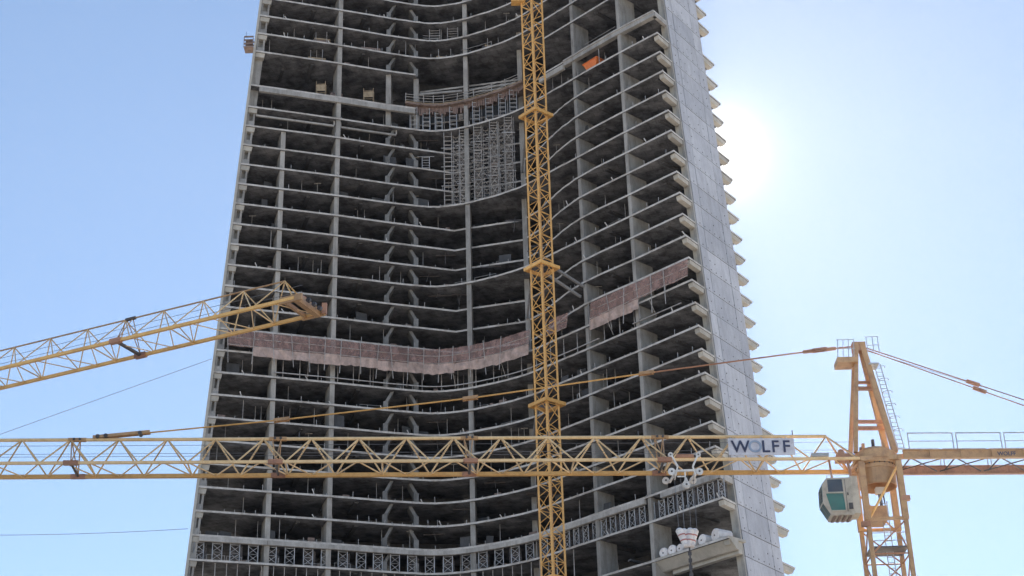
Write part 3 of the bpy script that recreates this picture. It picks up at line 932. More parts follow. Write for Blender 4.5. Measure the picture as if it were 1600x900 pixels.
right = [Vector((11.6, 219.3, 0)), Vector((17.1, 213.8, 0)), corner(8) + FD * .3]
screen('pink debris net screen stretched along the right wing below a slab edge', right, lambda i, n: i < n - 4, 7, .5)

# ------------------------------------------------------------------ balcony block with white rolls at the lower right corner
bal = thing('precast_balcony', 'deep pale concrete balcony unit with sloped soffit at the lower right corner', 'balcony', tuple(rp(-2.5, 0, 5, ZL(-2.5))))
def bp(s, d, z):  # s along facade from the corner, d inwards
    p = corner(-2.5) + Vector((.45, -.4, 0)) + FD * s + FN * d; return (p.x, p.y, z)
zt = ZL(-2.5) + .05
mb = MB()
s1 = 13.6
prof = [(0, zt), (0, zt - .28), (.25, zt - .3), (1.5, zt - 1.5), (1.9, zt - 1.55), (1.9, zt - .32), (3.4, zt - .32), (3.4, zt)]
vs = [bp(.6, d, z) for d, z in prof] + [bp(s1, d, z) for d, z in prof]
n_ = len(prof)
mb.add(vs, [tuple(range(n_)), tuple(range(n_, 2 * n_))[::-1]] + [(i, (i + 1) % n_, n_ + (i + 1) % n_, n_ + i) for i in range(n_)])
mb.build('soffit', 'pale', bal)
mb = MB()
vs = [bp(.9, d, z) for d, z in ((2.15, zt - 1.9), (2.9, zt - 1.9), (2.9, zt - .33), (2.15, zt - .33))] + [bp(s1 - 1.2, d, z) for d, z in ((2.15, zt - 2.0), (2.9, zt - 2.0), (2.9, zt - .33), (2.15, zt - .33))]
mb.add(vs, [(0, 1, 2, 3), (7, 6, 5, 4), (0, 4, 5, 1), (1, 5, 6, 2), (2, 6, 7, 3), (3, 7, 4, 0)])
mb.build('beam', 'pale', bal)
mb = MB(); mb.bar(bp(s1 - .2, .4, zt - .1), bp(s1 + 2.2, 1.0, zt - .25), .5, .25); mb.build('ledge', 'pale', bal)
RS = [12.4, 10.9, 9.5, 7.3, 5.6, 3.3]
rl = ['leftmost white wrapped roll on the pale balcony', 'second white roll from the left on the balcony', 'third white roll from the left, below the hook block',
      'fourth white roll, just right of the hook block', 'fifth white roll, plump one standing clear of its neighbours', 'rightmost and longest white roll on the pale balcony']
for i, s in enumerate(RS):
    r = (.7, .7, .6, .68, .76, .86)[i]; ln = (1.5, 1.5, 1.5, 1.6, 1.5, 2.4)[i]
    c = Vector(bp(s, .55, zt + r)); d = (FN + Vector((.12, .0, 0)) * (i - 2)).normalized()
    t = thing('wrapped_roll', rl[i], 'roll', (c.x, c.y, zt), 'white rolls on the balcony')
    mb = MB(); mb.tube(c + d * .08, c + d * (ln - .08), r, r * .97, 16)
    mb.tube(c, c + d * .08, r * .86, r, 16); mb.tube(c + d * (ln - .08), c + d * ln, r * .97, r * .85, 16)
    mb.build('wrap', 'roll', t)
    mb = MB(); mb.tube(c - d * .02 + Vector((-.06, 0, -.05)), c + d * .05 + Vector((-.06, 0, -.05)), .1, .1, 10); mb.build('core_hole', 'darksteel', t)

# ------------------------------------------------------------------ loose things on the floors
def stack(label, x, y, n, w, h, d=1.6):
    t = thing('timber_stack', label, 'timber stack', (x, y, ZL(n)), 'timber stacks on the upper floors')
    k = int(h / .32)
    for i in range(k):
        mb = MB(); j = random.uniform(-.15, .15)
        mb.prism([(x - w / 2 + j, y + .2, ZL(n) + .02 + i * .32), (x + w / 2 + j, y + .2 + w * .25, ZL(n) + .02 + i * .32), (x + w / 2 + j, y + d + w * .25, ZL(n) + .02 + i * .32), (x - w / 2 + j, y + d, ZL(n) + .02 + i * .32)],
                 [(x - w / 2 + j, y + .2, ZL(n) + .28 + i * .32), (x + w / 2 + j, y + .2 + w * .25, ZL(n) + .28 + i * .32), (x + w / 2 + j, y + d + w * .25, ZL(n) + .28 + i * .32), (x - w / 2 + j, y + d, ZL(n) + .28 + i * .32)])
        mb.build('plank_layer', random.choice(('timber', 'timber2')), t)
    for s in (-.35, .35):
        bar('upright', (x + s * w, y + .1, ZL(n)), (x + s * w, y + .1, ZL(n) + h + .9), .09, 'scaf', t)
    return t
stack('brown timber stack on the left wing, higher of the two near the left edge', -30.7, 229.4, 24, 2.6, 1.3)
stack('brown timber stack on the left wing, one floor below another near the left edge', -31.4, 229.2, 23, 2.8, 1.25)
stack('brown timber stack just right of the tall column on the left wing', -22.6, 232.0, 24, 3.2, 1.0)
stack('brown timber stack in the middle of the curved upper floor', -10.3, 234.9, 24, 3.0, .9)
stack('brown timber stack on the curved upper floor beside the slim crane mast', -2.0, 232.0, 24, 2.6, .9)
def trestle(label, x, y, zb, w, h):
    t = thing('access_tower', label, 'access tower', (x, y, zb), 'boarded access towers')
    for sx in (-1, 1):
        for sy in (0, 1): bar('leg', (x + sx * w / 2, y + sy * 1.2, zb), (x + sx * w / 2, y + sy * 1.2, zb + h), .11, 'timber2', t)
    for k in range(4): bar('rung', (x - w / 2, y, zb + .3 + k * h / 4), (x + w / 2, y, zb + .3 + k * h / 4), .1, 'timber2', t)
    mb = MB(); mb.box((x - w / 2, y - .03, zb + h * .45), (x + w / 2, y + .03, zb + h * .8)); mb.build('board', 'timber2', t)
trestle('boarded access tower beside the tall column on the double-height left floor', -30.7, 230.6, ZL(21.15), 1.5, 3.4)
trestle('boarded access tower in the middle bay of the double-height left floor', -23.0, 232.8, ZL(21.15), 1.6, 3.2)
t = thing('plywood_pile', 'leaning brown plywood sheets beside the access tower on the left wing', 'plywood', (-28.9, 231.0, ZL(21.15)))
for k in range(4):
    mb = MB(); x = -29.4 + k * .35; y = 230.9 + k * .1
    mb.prism([(x, y, ZL(21.15)), (x + .9, y + .2, ZL(21.15)), (x + .9, y + .26, ZL(21.15)), (x, y + .06, ZL(21.15))], [(x + .3, y + .5, ZL(21.15) + 1.7 + .1 * k), (x + 1.2, y + .7, ZL(21.15) + 1.6), (x + 1.2, y + .76, ZL(21.15) + 1.6), (x + .3, y + .56, ZL(21.15) + 1.7 + .1 * k)])
    mb.build('sheet', 'timber', t)
# orange skip
t = thing('orange_skip', 'orange steel skip standing on a slab edge high on the right wing', 'skip', (13.6, 217.0, ZL(20)))
def sp(s, d, z):
    p = Vector((13.3, 217.75, 0)) - FD * s + FN * d; return (p.x, p.y, ZL(20) + z)
mb = MB()
mb.prism([sp(-1.0, .25, .15), sp(1.0, .25, .15), sp(1.0, 1.4, .15), sp(-1.0, 1.4, .15)], [sp(-1.5, -.05, 1.35), sp(1.5, -.05, 1.35), sp(1.5, 1.7, 1.35), sp(-1.5, 1.7, 1.35)])
mb.build('bin', 'skip', t)
mb = MB()
for a, b in ((sp(-1.58, -.1, 1.4), sp(1.58, -.1, 1.4)), (sp(1.58, -.1, 1.4), sp(1.58, 1.75, 1.4)), (sp(-1.58, -.1, 1.4), sp(-1.58, 1.75, 1.4))): mb.bar(a, b, .12)
mb.build('rim', 'skip', t)
mb = MB(); mb.bar(sp(-.8, .3, .07), sp(-.8, 1.5, .07), .14); mb.bar(sp(.8, .3, .07), sp(.8, 1.5, .07), .14); mb.build('skid', 'darksteel', t)
bar('lift_post', sp(-1.45, 1.0, 1.3), sp(-1.45, 1.0, 2.4), .1, 'rustred', t)
bar('lift_post', sp(1.75, .3, 0), sp(1.75, .3, 2.9), .12, 'scaf', t)
# brown cage on the far left edge
t = thing('material_cage', 'small brown material cage hanging off the far left edge near the top', 'cage', (-42.6, 226.2, ZL(23.3)))
for a in (-43.2, -41.7):
    for b in (225.6, 227.2):
        bar('post', (a, b, ZL(23.35)), (a, b, ZL(23.95)), .12, 'timber', t)
for zz in (23.37, 23.55, 23.75, 23.93):
    for b in (225.6, 227.2): bar('slat', (-43.2, b, ZL(zz)), (-41.7, b, ZL(zz)), .2, 'timber', t, 'square_bar')
mb = MB(); mb.box((-43.2, 225.65, ZL(23.33)), (-41.5, 227.15, ZL(23.37))); mb.build('floor', 'timber', t)
mb = MB(); mb.box((-43.0, 226.0, ZL(23.38)), (-41.9, 227.0, ZL(23.8))); mb.build('load', 'timber', t)
bar('post', (-42.9, 225.6, ZL(23.95)), (-42.9, 225.6, ZL(24.2)), .06, 'darksteel', t)
t.location = t.location + Vector((.3, 0, -.75))
# scaffold on the upper curved floor
for i, (x, n) in enumerate(((-12.0, 25), (-8.9, 25))):
    y = full_y(x) + .6
    t = thing('ladder_scaffold', ('left' if i == 0 else 'right') + ' one of two grey ladder scaffolds on the curved floor near the top', 'scaffold', (x, y, ZL(n)), 'ladder scaffolds near the top')
    for s in (-.9, .9): bar('leg', (x + s, y, ZL(n)), (x + s, y, ZL(n) + 2.6), .1, 'scaf', t)
    for k in range(5): bar('rung', (x - .9, y, ZL(n) + .3 + k * .5), (x + .9, y, ZL(n) + .3 + k * .5), .07, 'scaf', t)

# ------------------------------------------------------------------ lattice helpers for the cranes
def lattice_jib(root, name, P0, D, Nn, w, h, tops, step, smin, smax, mats, sizes):
    """triangular jib. P0 = a point on its centre line at bottom-chord height; D along, Nn across"""
    top_mat, near_mat, far_mat, br = mats
    st, sn, sf, sb = sizes
    up = Vector((0, 0, 1))
    mbj = MB()
    T = lambda s: P0 + D * s + up * h
    A = lambda s: P0 + D * s - Nn * w / 2
    B = lambda s: P0 + D * s + Nn * w / 2
    mbj.tube(T(min(tops)), T(max(tops)), st / 2)
    j = mbj.build(name, top_mat, root)
    o = bar('bottom_chord', A(smin), A(smax), sn, near_mat, j, 'square_bar')
    o = bar('bottom_chord', B(smin), B(smax), sf, far_mat, j, 'square_bar')
    hs = step / 2
    for i, s in enumerate(tops):
        for e in (-hs, hs):
            if smin <= s + e <= smax:
                bar('brace', T(s), A(s + e), sb, br, j)
                bar('brace', T(s), B(s + e), sb, br, j)
        k = s + hs
        if smin <= k <= smax and smin <= s - hs:
            a, b = (A, B) if i % 2 else (B, A)
            bar('brace', a(s - hs), b(s), sb * .9, br, j)
            bar('brace', b(s), a(s + hs), sb * .9, br, j)
        if smin <= k <= smax and i % 2 == 0:
            bar('cross_member', A(k), B(k), sb * 1.1, br, j)
    return j, T, A, B

def lattice_mast(root, name, cx, cy, side, z0, z1, bay, legw, bw, mat, ang=0.0, brmat=None):
    ca, sa = math.cos(ang), math.sin(ang)
    C = []
    for x, y in ((-1, -1), (1, -1), (1, 1), (-1, 1)):
        x *= side / 2; y *= side / 2
        C.append((cx + x * ca - y * sa, cy + x * sa + y * ca))
    mb = MB()
    for x, y in C: mb.bar((x, y, z0), (x, y, z1), legw)
    m = mb.build(name, mat, root)
    n = int((z1 - z0) / bay)
    for i in range(n):
        za = z1 - (i + 1) * bay; zb = za + bay
        if za < 40 and z1 > 100: break
        for k in range(4):
            a = C[k]; b = C[(k + 1) % 4]
            if i % 2: a, b = b, a
            bar('brace', (a[0], a[1], za), (b[0], b[1], zb), bw, brmat or mat, m)
            if i % 2 == 0: bar('cross_member', (a[0], a[1], za), (b[0], b[1], za), bw, brmat or mat, m)
    if z1 > 100:
        mb = MB()
        z = z1 - n * bay if n * bay < z1 - 40 else 40
        zz = z0
        i = 0
        while zz + bay * 2 < 41:
            for k in range(4):
                a = C[k]; b = C[(k + 1) % 4]
                mb.bar((a[0], a[1], zz), (b[0], b[1], zz + bay * 2), bw)
            zz += bay * 2
        mb.build('lower_bracing', brmat or mat, m)
    return m, C

# ------------------------------------------------------------------ slim crane mast climbing in front of the recess
MX, MY = 4.45, 216.0
mc = thing('climbing_crane_mast', 'slim yellow lattice crane mast rising in front of the concave facade', 'tower crane', (MX, MY, GZ))
ang = R(45 - 4)
m, C = lattice_mast(mc, 'mast', MX, MY, 2.3, GZ, 176, 1.9, .27, .125, 'yellow', ang)
# centre ladder inside the mast
lad = MB()
for s in (-.2, .2): lad.bar((MX + s, MY + .3, 45), (MX + s, MY + .3, 176), .06)
z = 45
while z < 175:
    lad.bar((MX - .2, MY + .3, z), (MX + .2, MY + .3, z), .05); z += .6
lad.build('ladder', 'ochre', mc)
for zc in (134.6, 108.4, 86.9, 61.5):
    hs = 1.72
    ca, sa = math.cos(ang), math.sin(ang)
    cs = [(MX + (x * ca - y * sa) * hs, MY + (x * sa + y * ca) * hs) for x, y in ((-1, -1), (1, -1), (1, 1), (-1, 1))]
    mb = MB()
    for k in range(4):
        a = Vector((*cs[k], zc)); b = Vector((*cs[(k + 1) % 4], zc)); d = (b - a).normalized()
        mb.bar(a - d * (.2 if k % 2 else -.16), b + d * (.2 if k % 2 else -.16), .3, .5)
    col = mb.build('tie_collar', 'yellow', mc)
    # grey ties back to the building
    if zc == 108.4: bar('tie_strut', (MX + 2.0, MY + .3, zc + .1), (10.6, 220.5, zc - .9), .34, 'galv', col, 'square_bar')
    if zc == 108.4: bar('tie_strut', (MX + .8, MY + 1.6, zc - .2), (10.2, 221.6, zc - 2.1), .34, 'galv', col, 'square_bar')
    bar('tie_strut', (MX - 1.4, MY + 1.4, zc), (2.2, 233.0, zc - .2), .3, 'galv', col, 'square_bar')
mb = MB(); mb.box((1.2, 215.2, 155.7), (3.4, 216.6, 156.9)); mb.bar((1.2, 215.2, 156.9), (1.6, 215.2, 158.5), .12); mb.build('access_landing', 'yellow', mc)

# ------------------------------------------------------------------ hammerhead crane with the horizontal jib
CX, CY = 22.9, 100.0
hc = thing('hammerhead_crane', 'yellow hammerhead tower crane with lettered sign, its jib crossing the whole view', 'tower crane', (CX, CY, GZ))
J = Vector((1, .069, 0)).normalized(); JN = Vector((-J.y, J.x, 0))
up = Vector((0, 0, 1))
ZB, JH = 35.43, 1.98
P0 = Vector((CX, CY, ZB))
tops = [19.9 - CX - i * 2.985 for i in range(26)]          # first top node, then away to the left
tops = [(x) / J.x for x in tops]
jib, JT, JA, JB = lattice_jib(hc, 'jib', P0, J, JN, 2.5, JH, tops, 2.985, min(tops) - 1.5, -1.35, ('jib', 'jib', 'yellow', 'jib'), (.22, .17, .24, .105))
# root braces from the first top node down to the slewing platform
for Q in (JA, JB): bar('brace', JT(tops[0]), Q(-1.4), .1, 'ochre', jib)
# section joints with plates
for s in (tops[4] + 1.2, tops[8] + 1.0, tops[12] + .9, tops[16] + .4, tops[20] + .4):
    for Q in (JA, JB):
        bar('joint_sleeve', Q(s - .45), Q(s + .45), .27, 'rustred', jib, 'square_bar')
        bar('brace', Q(s), JT(s + .2), .08, 'ochre', jib)
        bar('brace', Q(s), JT(s - .35), .08, 'ochre', jib)
    bar('cross_member', JA(s), JB(s), .17, 'darksteel', jib)
    bar('joint_sleeve', JT(s - .55), JT(s + .55), .3, 'ochre', jib)
    for q in (-.18, .18):
        bar('joint_pin', JT(s + q) - JN * .2, JT(s + q) + JN * .2, .16, 'darksteel', jib)
# trolley runway ropes inside the jib
for dy, dz in ((-.1, 1.55), (.15, 1.1), (-.3, .75)):
    bar('trolley_rope', P0 + J * (min(tops)) + JN * dy + up * dz, P0 + J * (-1.5) + JN * dy + up * dz, .03, 'rope', jib)
for x in (17.75, -13.7, 2.0, 7.8):
    s = (x - CX) / J.x; bar('marker_post', JT(s), JT(s) + up * .42, .07, 'darksteel', jib)
# pendant bars
def jp(x, z, off=0.0):
    s = (x - CX) / J.x; p = Vector((CX, CY, 0)) + J * s + JN * off; p.z = z; return p
pend = [(22.6, 43.75), (20.14, 43.48), (8.58, 41.86), (-2.88, 40.14), (-14.84, 38.7), (-23.57, 37.82), (-26.3, 37.6)]
for (xa, za), (xb, zb_) in zip(pend[:-1], pend[1:]):
    for off in (-.06, .06):
        bar('pendant_bar', jp(xa, za, off), jp(xb, zb_, off), .055, 'yellow' if xb < 8 else 'rustred', hc)
for x, z in pend[1:5]:
    mb = MB()
    for off in (-.14, .14): mb.bar(jp(x - .5, z - .07, off), jp(x + .5, z + .07, off), .06, .2)
    for q in (-.35, .35): mb.tube(jp(x + q, z + q * .15, -.2), jp(x + q, z + q * .15, .2), .09)
    mb.build('pendant_link', 'rustred' if x > 15 else 'ochre', hc)
for off in (-.17, .17):
    bar('fork_plate', jp(-26.5, 37.55, off), jp(-23.0, 37.9, off), .06, 'ochre', hc, 'square_bar', .18)
mb = MB()
for q in (-26.2, -25.7, -23.6):
    mb = MB(); mb.tube(jp(q, 37.6 + (q + 26) * .08, -.25), jp(q, 37.6 + (q + 26) * .08, .25), .13); mb.build('fork_pin', 'darksteel', hc)
for x, z in ((20.9, 43.55), (19.4, 43.38)):
    mb = MB(); mb.bar(jp(x - .35, z - .05), jp(x + .35, z + .05), .15, .2); mb.build('pendant_link', 'rustred', hc)

# letters
def text_mesh(s, size, mat, parent, name, origin, xdir, bold=0.0, depth=.02, space=1.0):
    cu = bpy.data.curves.new('lettering', 'FONT'); cu.body = s; cu.size = size; cu.extrude = depth; cu.offset = bold; cu.space_character = space
    cu.resolution_u = 6
    ob = bpy.data.objects.new('tmp_text', cu); COL.objects.link(ob)
    bpy.context.view_layer.update()
    me = bpy.data.meshes.new_from_object(ob.evaluated_get(bpy.context.evaluated_depsgraph_get()))
    bpy.data.objects.remove(ob)
    me.materials.clear(); me.materials.append(M[mat])
    o = bpy.data.objects.new(name, me)
    link(o, parent)
    x = xdir.normalized(); z = Vector((0, 0, 1)); n = x.cross(z)
    o.matrix_basis = Matrix.Translation(Vector(origin) - wloc(parent)) @ Matrix(((x.x, z.x, n.x, 0), (x.y, z.y, n.y, 0), (x.z, z.z, n.z, 0), (0, 0, 0, 1)))
    return o
def jn(x, z, off): return jp(x, z, off)
sg = MB()
a, b = jp(13.25, 0, -1.32), jp(17.45, 0, -1.32)
SZ0, SZ1 = 35.66, 36.78
a2, b2 = a - JN * .06, b - JN * .06
sg.prism([(a.x, a.y, SZ0), (b.x, b.y, SZ0), (b2.x, b2.y, SZ0), (a2.x, a2.y, SZ0)], [(a.x, a.y, SZ1), (b.x, b.y, SZ1), (b2.x, b2.y, SZ1), (a2.x, a2.y, SZ1)])
sign = sg.build('sign_board', 'sign', hc)
LW = [(' W', 13.45, 'letter', 'W', .92), ('O', 14.5, 'letter_o', 'O', 1), ('L', 15.35, 'letter', 'L', 1), ('F', 15.98, 'letter', 'F', 1), ('F', 16.68, 'letter', 'F', 1)]
for _, x, mt, ch, sc in LW:
    text_mesh(ch, 1.12, mt, sign, 'letter', jp(x - .02, 35.84, -1.41), J, .012)
for x in (13.6, 15.6, 17.2):
    bar('sign_strut', jp(x, 36.7, -1.3), JT((x - CX) / J.x), .05, 'galv', sign)

# slewing ring, tower head
mb = MB()
def ringm(mb, r0, r1, z0, z1, n=28, c=(CX, CY)):
    mb.prism([(c[0] + r0 * math.cos(2 * math.pi * i / n), c[1] + r0 * math.sin(2 * math.pi * i / n), z0) for i in range(n)],
             [(c[0] + r1 * math.cos(2 * math.pi * i / n), c[1] + r1 * math.sin(2 * math.pi * i / n), z1) for i in range(n)])
def tubem(mb, ro, ri, z0, z1, n=28, c=(CX, CY)):
    vs = []; fs = []
    for i in range(n):
        a = 2 * math.pi * i / n
        for r, z in ((ro, z0), (ro, z1), (ri, z1), (ri, z0)): vs.append((c[0] + r * math.cos(a), c[1] + r * math.sin(a), z))
    for i in range(n):
        k = 4 * i; l = 4 * ((i + 1) % n)
        for q in range(4): fs.append((k + q, l + q, l + (q + 1) % 4, k + (q + 1) % 4))
    mb.add(vs, fs)
tubem(mb, 1.18, 1.08, 33.9, 35.25)
drum = mb.build('slewing_drum', 'ochre', hc)
mb = MB(); tubem(mb, 1.32, .6, 35.25, 35.5); mb.build('drum_flange', 'ochre', drum)
mb = MB(); ringm(mb, 1.05, 1.05, 34.6, 34.7); mb.build('drum_plate', 'rustred', drum)
mb = MB()
for k in range(24):
    a = 2 * math.pi * k / 24
    mb.box((CX + 1.25 * math.cos(a) - .04, CY + 1.25 * math.sin(a) - .04, 35.18), (CX + 1.25 * math.cos(a) + .04, CY + 1.25 * math.sin(a) + .04, 35.26))
o = mb.build('bolts', 'darksteel', drum)
mb = MB(); tubem(mb, 1.42, 1.0, 35.52, 36.05); ringm(mb, 1.1, 1.0, 36.05, 36.35)
mb.build('slewing_ring', 'ochre', hc)
mb = MB()
for k in range(7):
    a = k * .9; x = CX + .8 * math.cos(a); y = CY + .8 * math.sin(a)
    mb = MB(); mb.tube((x, y, 36.3), (x, y, 36.5 + random.uniform(.1, .4)), .11); mb.build('slewing_gear', 'darksteel' if k % 2 else 'ochre', hc)
mb = MB(); mb.box((CX - .25, CY - .35, 33.45), (CX + .35, CY + .1, 33.85)); mb.build('junction_box', 'white', hc)
mb = MB()
for k in range(6):
    x = CX - .1 + k * .07; mb.bar((x, CY - .1, 33.5), (x + random.uniform(-.2, .2), CY, 31.8), .05)
mb.build('cable_bundle', 'darksteel', hc)

# A-frame
mb = MB()
for sy in (-1, 1):
    mb.bar(jp(21.5, 36.0, .75 * sy), jp(22.62, 43.9, .16 * sy), .26)
mb.build('head_leg', 'ochre', hc)
mb = MB()
for sy in (-1, 1):
    mb.bar(jp(24.05, 36.0, .75 * sy), jp(22.95, 43.9, .16 * sy), .34)
mb.build('head_leg', 'ochre', hc)
for xa, xb, z, w in ((22.3, 23.3, 41.15, .17), (22.25, 23.4, 40.72, .22), (21.85, 23.7, 38.4, .2), (21.8, 23.8, 37.95, .22)):
    bar('head_crossbar', jp(xa, z), jp(xb, z), w, 'rustred', hc, 'square_bar')
mb = MB(); a = jp(22.78, 0); mb.box((a.x - .42, a.y - .3, 43.35), (a.x + .42, a.y + .3, 43.95)); mb.build('head_block', 'rustred', hc)
mb = MB(); mb.box((21.15, 99.3, 42.35), (22.5, 100.6, 42.72)); mb.build('head_platform', 'ochre', hc)
for x in (21.2, 21.55, 21.9, 22.25):
    bar('platform_rail', (x, 99.3, 42.7), (x + .12, 99.3, 43.95), .05, 'galv', hc)
for z in (43.3, 43.95): bar('platform_rail', (21.2, 99.3, z), (22.4, 99.3, z), .05, 'galv', hc)
for x in (23.2, 23.6, 23.95): bar('platform_rail', (x, 99.3, 43.0), (x, 99.3, 44.1), .05, 'galv', hc)
bar('platform_rail', (23.1, 99.3, 44.1), (24.0, 99.3, 44.1), .05, 'galv', hc)
bar('platform_rail', (23.2, 99.3, 43.5), (24.0, 99.3, 43.5), .05, 'galv', hc)
mb = MB(); mb.box((23.2, 99.4, 42.2), (23.85, 100.4, 42.3)); mb.build('head_platform', 'galv', hc)
lad = MB()
A0, A1 = jp(24.55, 36.4, -.5), jp(23.75, 42.3, -.4)
for o_ in (Vector((-.2, 0, 0)), Vector((.2, 0, 0))): lad.bar(A0 + o_, A1 + o_, .05)
for k in range(20):
    p = A0.lerp(A1, k / 20); lad.bar(p - Vector((.2, 0, 0)), p + Vector((.2, 0, 0)), .035)
for k in range(4, 20, 3):
    p = A0.lerp(A1, k / 20)
    for a in range(6):
        u = R(-20 + a * 40); v = R(20 + a * 40)
        lad.bar(p + Vector((.32 * math.cos(u) + .12, -.1 - .3 * math.sin(u), 0)), p + Vector((.32 * math.cos(v) + .12, -.1 - .3 * math.sin(v), 0)), .03)
lad.build('ladder', 'galv', hc)
# slewing platform arms and machinery at the jib root
mb = MB()
for off in (-1.2, 1.2):
    mb.bar(jp(21.6, 35.43, off), jp(24.4, 35.55, off), .22, .3)
mb.bar(jp(21.7, 35.45, -1.2), jp(21.7, 35.45, 1.2), .2, .25); mb.bar(jp(24.1, 35.5, -1.4), jp(24.1, 35.5, 1.4), .2, .3)
mb.build('platform_frame', 'ochre', hc)
mb = MB(); mb.box((20.3, 98.9, 35.55), (21.3, 99.9, 35.9)); mb.tube((20.6, 99.0, 36.0), (20.6, 100.3, 36.0), .22); mb.build('trolley_winch', 'rustred', hc)
mb = MB(); mb.box((18.6, 98.5, 35.62), (19.7, 98.9, 35.82)); mb.build('walkway', 'galv', hc)
# counter jib
def cj(x, z, off): return jp(x, z, off)
for off, mt in ((-1.5, 'ochre'), (1.5, 'rustred')):
    mb = MB()
    a, b = cj(24.3, 35.6, off), cj(47, 35.6, off)
    mb.bar(a, b, .1, .5)
    mb.bar(a + up * .26, b + up * .26, .3, .05); mb.bar(a - up * .26, b - up * .26, .3, .05)
    for x in range(26, 47, 2):
        mb.bar(cj(x, 35.36, off * 1.03), cj(x, 35.84, off * 1.03), .05, .28)
    gd = mb.build('counter_jib_girder', mt, hc)
    if off < 0:
        text_mesh('WOLFF', .36, 'letter', gd, 'lettering', cj(30.35, 35.47, -1.585), J, .008, .01)
        text_mesh('75', .36, 'letter', gd, 'lettering', cj(32.3, 35.47, -1.585), J, .008, .01)
for k in range(8):
    x = 24.6 + k * 2.9
    bar('counter_jib_brace', cj(x, 35.5, -1.4), cj(x + 2.7, 35.5, 1.4), .09, 'darksteel', hc)
    bar('counter_jib_brace', cj(x + 2.7, 35.5, -1.4), cj(x, 35.5, 1.4), .09, 'darksteel', hc)
    bar('counter_jib_brace', cj(x + .3, 35.55, -1.4), cj(x + .3, 35.55, 1.4), .1, 'darksteel', hc)
for off in (-1.45, 1.45):
    x = 24.75
    for k in range(7):
        mb = MB()
        for xx in (x + .02, x + 2.9): mb.bar(cj(xx, 35.86, off), cj(xx, 37.05, off), .055)
        mb.bar(cj(x, 37.05, off), cj(x + 2.92, 37.05, off), .06); mb.bar(cj(x, 36.5, off), cj(x + 2.92, 36.5, off), .04)
        mb.build('railing', 'galv', hc)
        x += 3.12
mb = MB(); a, b = cj(42.5, 34.2, -1.3), cj(46.8, 36.2, 1.3)
for k in range(5): mb.box((42.6 + k * .85, 99.9, 33.6), (43.35 + k * .85, 102.5, 36.2))
mb.build('counterweight', 'slab', hc)
for z0, z1, off in ((43.7, 36.9, -.7), (43.3, 36.0, .7)):
    pass
for (xa, za), (xb, zb_), off in (((23.1, 43.85), (44.5, 36.2), .9), ((23.1, 43.4), (44.5, 35.3), -.9)):
    s = (40.38 - 43.8) / (33.39 - 23.8) if off > 0 else (39.39 - 43.35) / (33.23 - 23.75)
    zend = za + s * (xb - xa)
    p, q = jp(xa, za, off * .3), jp(xb, zend, off)
    bar('counter_pendant', p, q, .075, 'rustred', hc)
    f = .335
    c = p.lerp(q, f); d = (q - p).normalized()
    mb = MB(); mb.bar(c - d * .45, c + d * .45, .2, .2); mb.build('pendant_link', 'rustred', hc)
for off in (.5,):
    bar('counter_pendant', jp(23.1, 43.75, off), jp(44.5, 36.3, off), .03, 'rope', hc)

# mast of this crane
LEG = 1.175
mb = MB(); tubem(mb, 1.25, 1.19, 34.95, 35.2)
mt_ = mb.build('mast_head', 'ochre', hc)
for x in (-LEG, LEG):
    for y in (-LEG, LEG):
        bar('leg', (CX + x, CY + y, 31.4), (CX + x, CY + y, 35.24), .36, 'ochre', mt_, 'square_bar')
bar('brace', (CX + LEG - .1, CY - LEG - .1, 34.9), (CX - LEG + .1, CY - LEG - .1, 31.5), .15, 'yellow', mt_)
bar('brace', (CX - LEG, CY + LEG, 34.0), (CX + LEG, CY + LEG, 31.2), .12, 'ochre', mt_)
for z in (31.5,):
    for y in (-LEG, LEG): bar('cross_member', (CX - LEG, CY + y, z), (CX + LEG, CY + y, z), .18, 'ochre', mt_, 'square_bar')
mb = MB(); mb.box((CX - LEG + .2, CY - .7, 31.6), (CX + .2, CY + .9, 32.5)); mb.build('cabinet', 'ochre', mt_)
mm, MC = lattice_mast(hc, 'mast', CX, CY, 2 * LEG, GZ, 31.4, 2.15, .25, .10, 'ochre', 0.0, 'rustred')
for k in range(13):
    z = 31.4 - k * 2.15
    for y in (-LEG, LEG):
        mb = None
for z in (29.7, 24.0, 18.3, 12.6):
    mb = MB(); mb.box((CX - LEG, CY - LEG + .2, z), (CX + LEG, CY + LEG - .2, z + .1)); mb.build('rest_platform', 'darksteel', hc)
    for q in (.45, .95):
        bar('platform_rail', (CX - LEG, CY - LEG + .2, z + q), (CX + LEG, CY - LEG + .2, z + q), .05, 'galv', hc)
lad = MB()
for s in (0, .4): lad.bar((CX + s, CY, 0), (CX + s, CY, 33), .05)
z = 0.3
while z < 33: lad.bar((CX, CY, z), (CX + .4, CY, z), .035); z += .35
lad.build('ladder', 'galv', hc)
for z in (31.3, 32.6):
    mb = MB(); mb.box((CX + LEG - .1, CY - LEG - .25, z), (CX + LEG + .4, CY - LEG + .1, z + .3)) if z > 32 else mb.box((CX - LEG - .45, CY - LEG - .2, z - .3), (CX - LEG + .1, CY - LEG + .1, z)); mb.build('guide_bracket', 'rustred', hc)
# concrete foot
mb = MB(); mb.box((CX - 3, CY - 3, GZ), (CX + 3, CY + 3, GZ + 1.2)); mb.build('foundation', 'slab', hc)

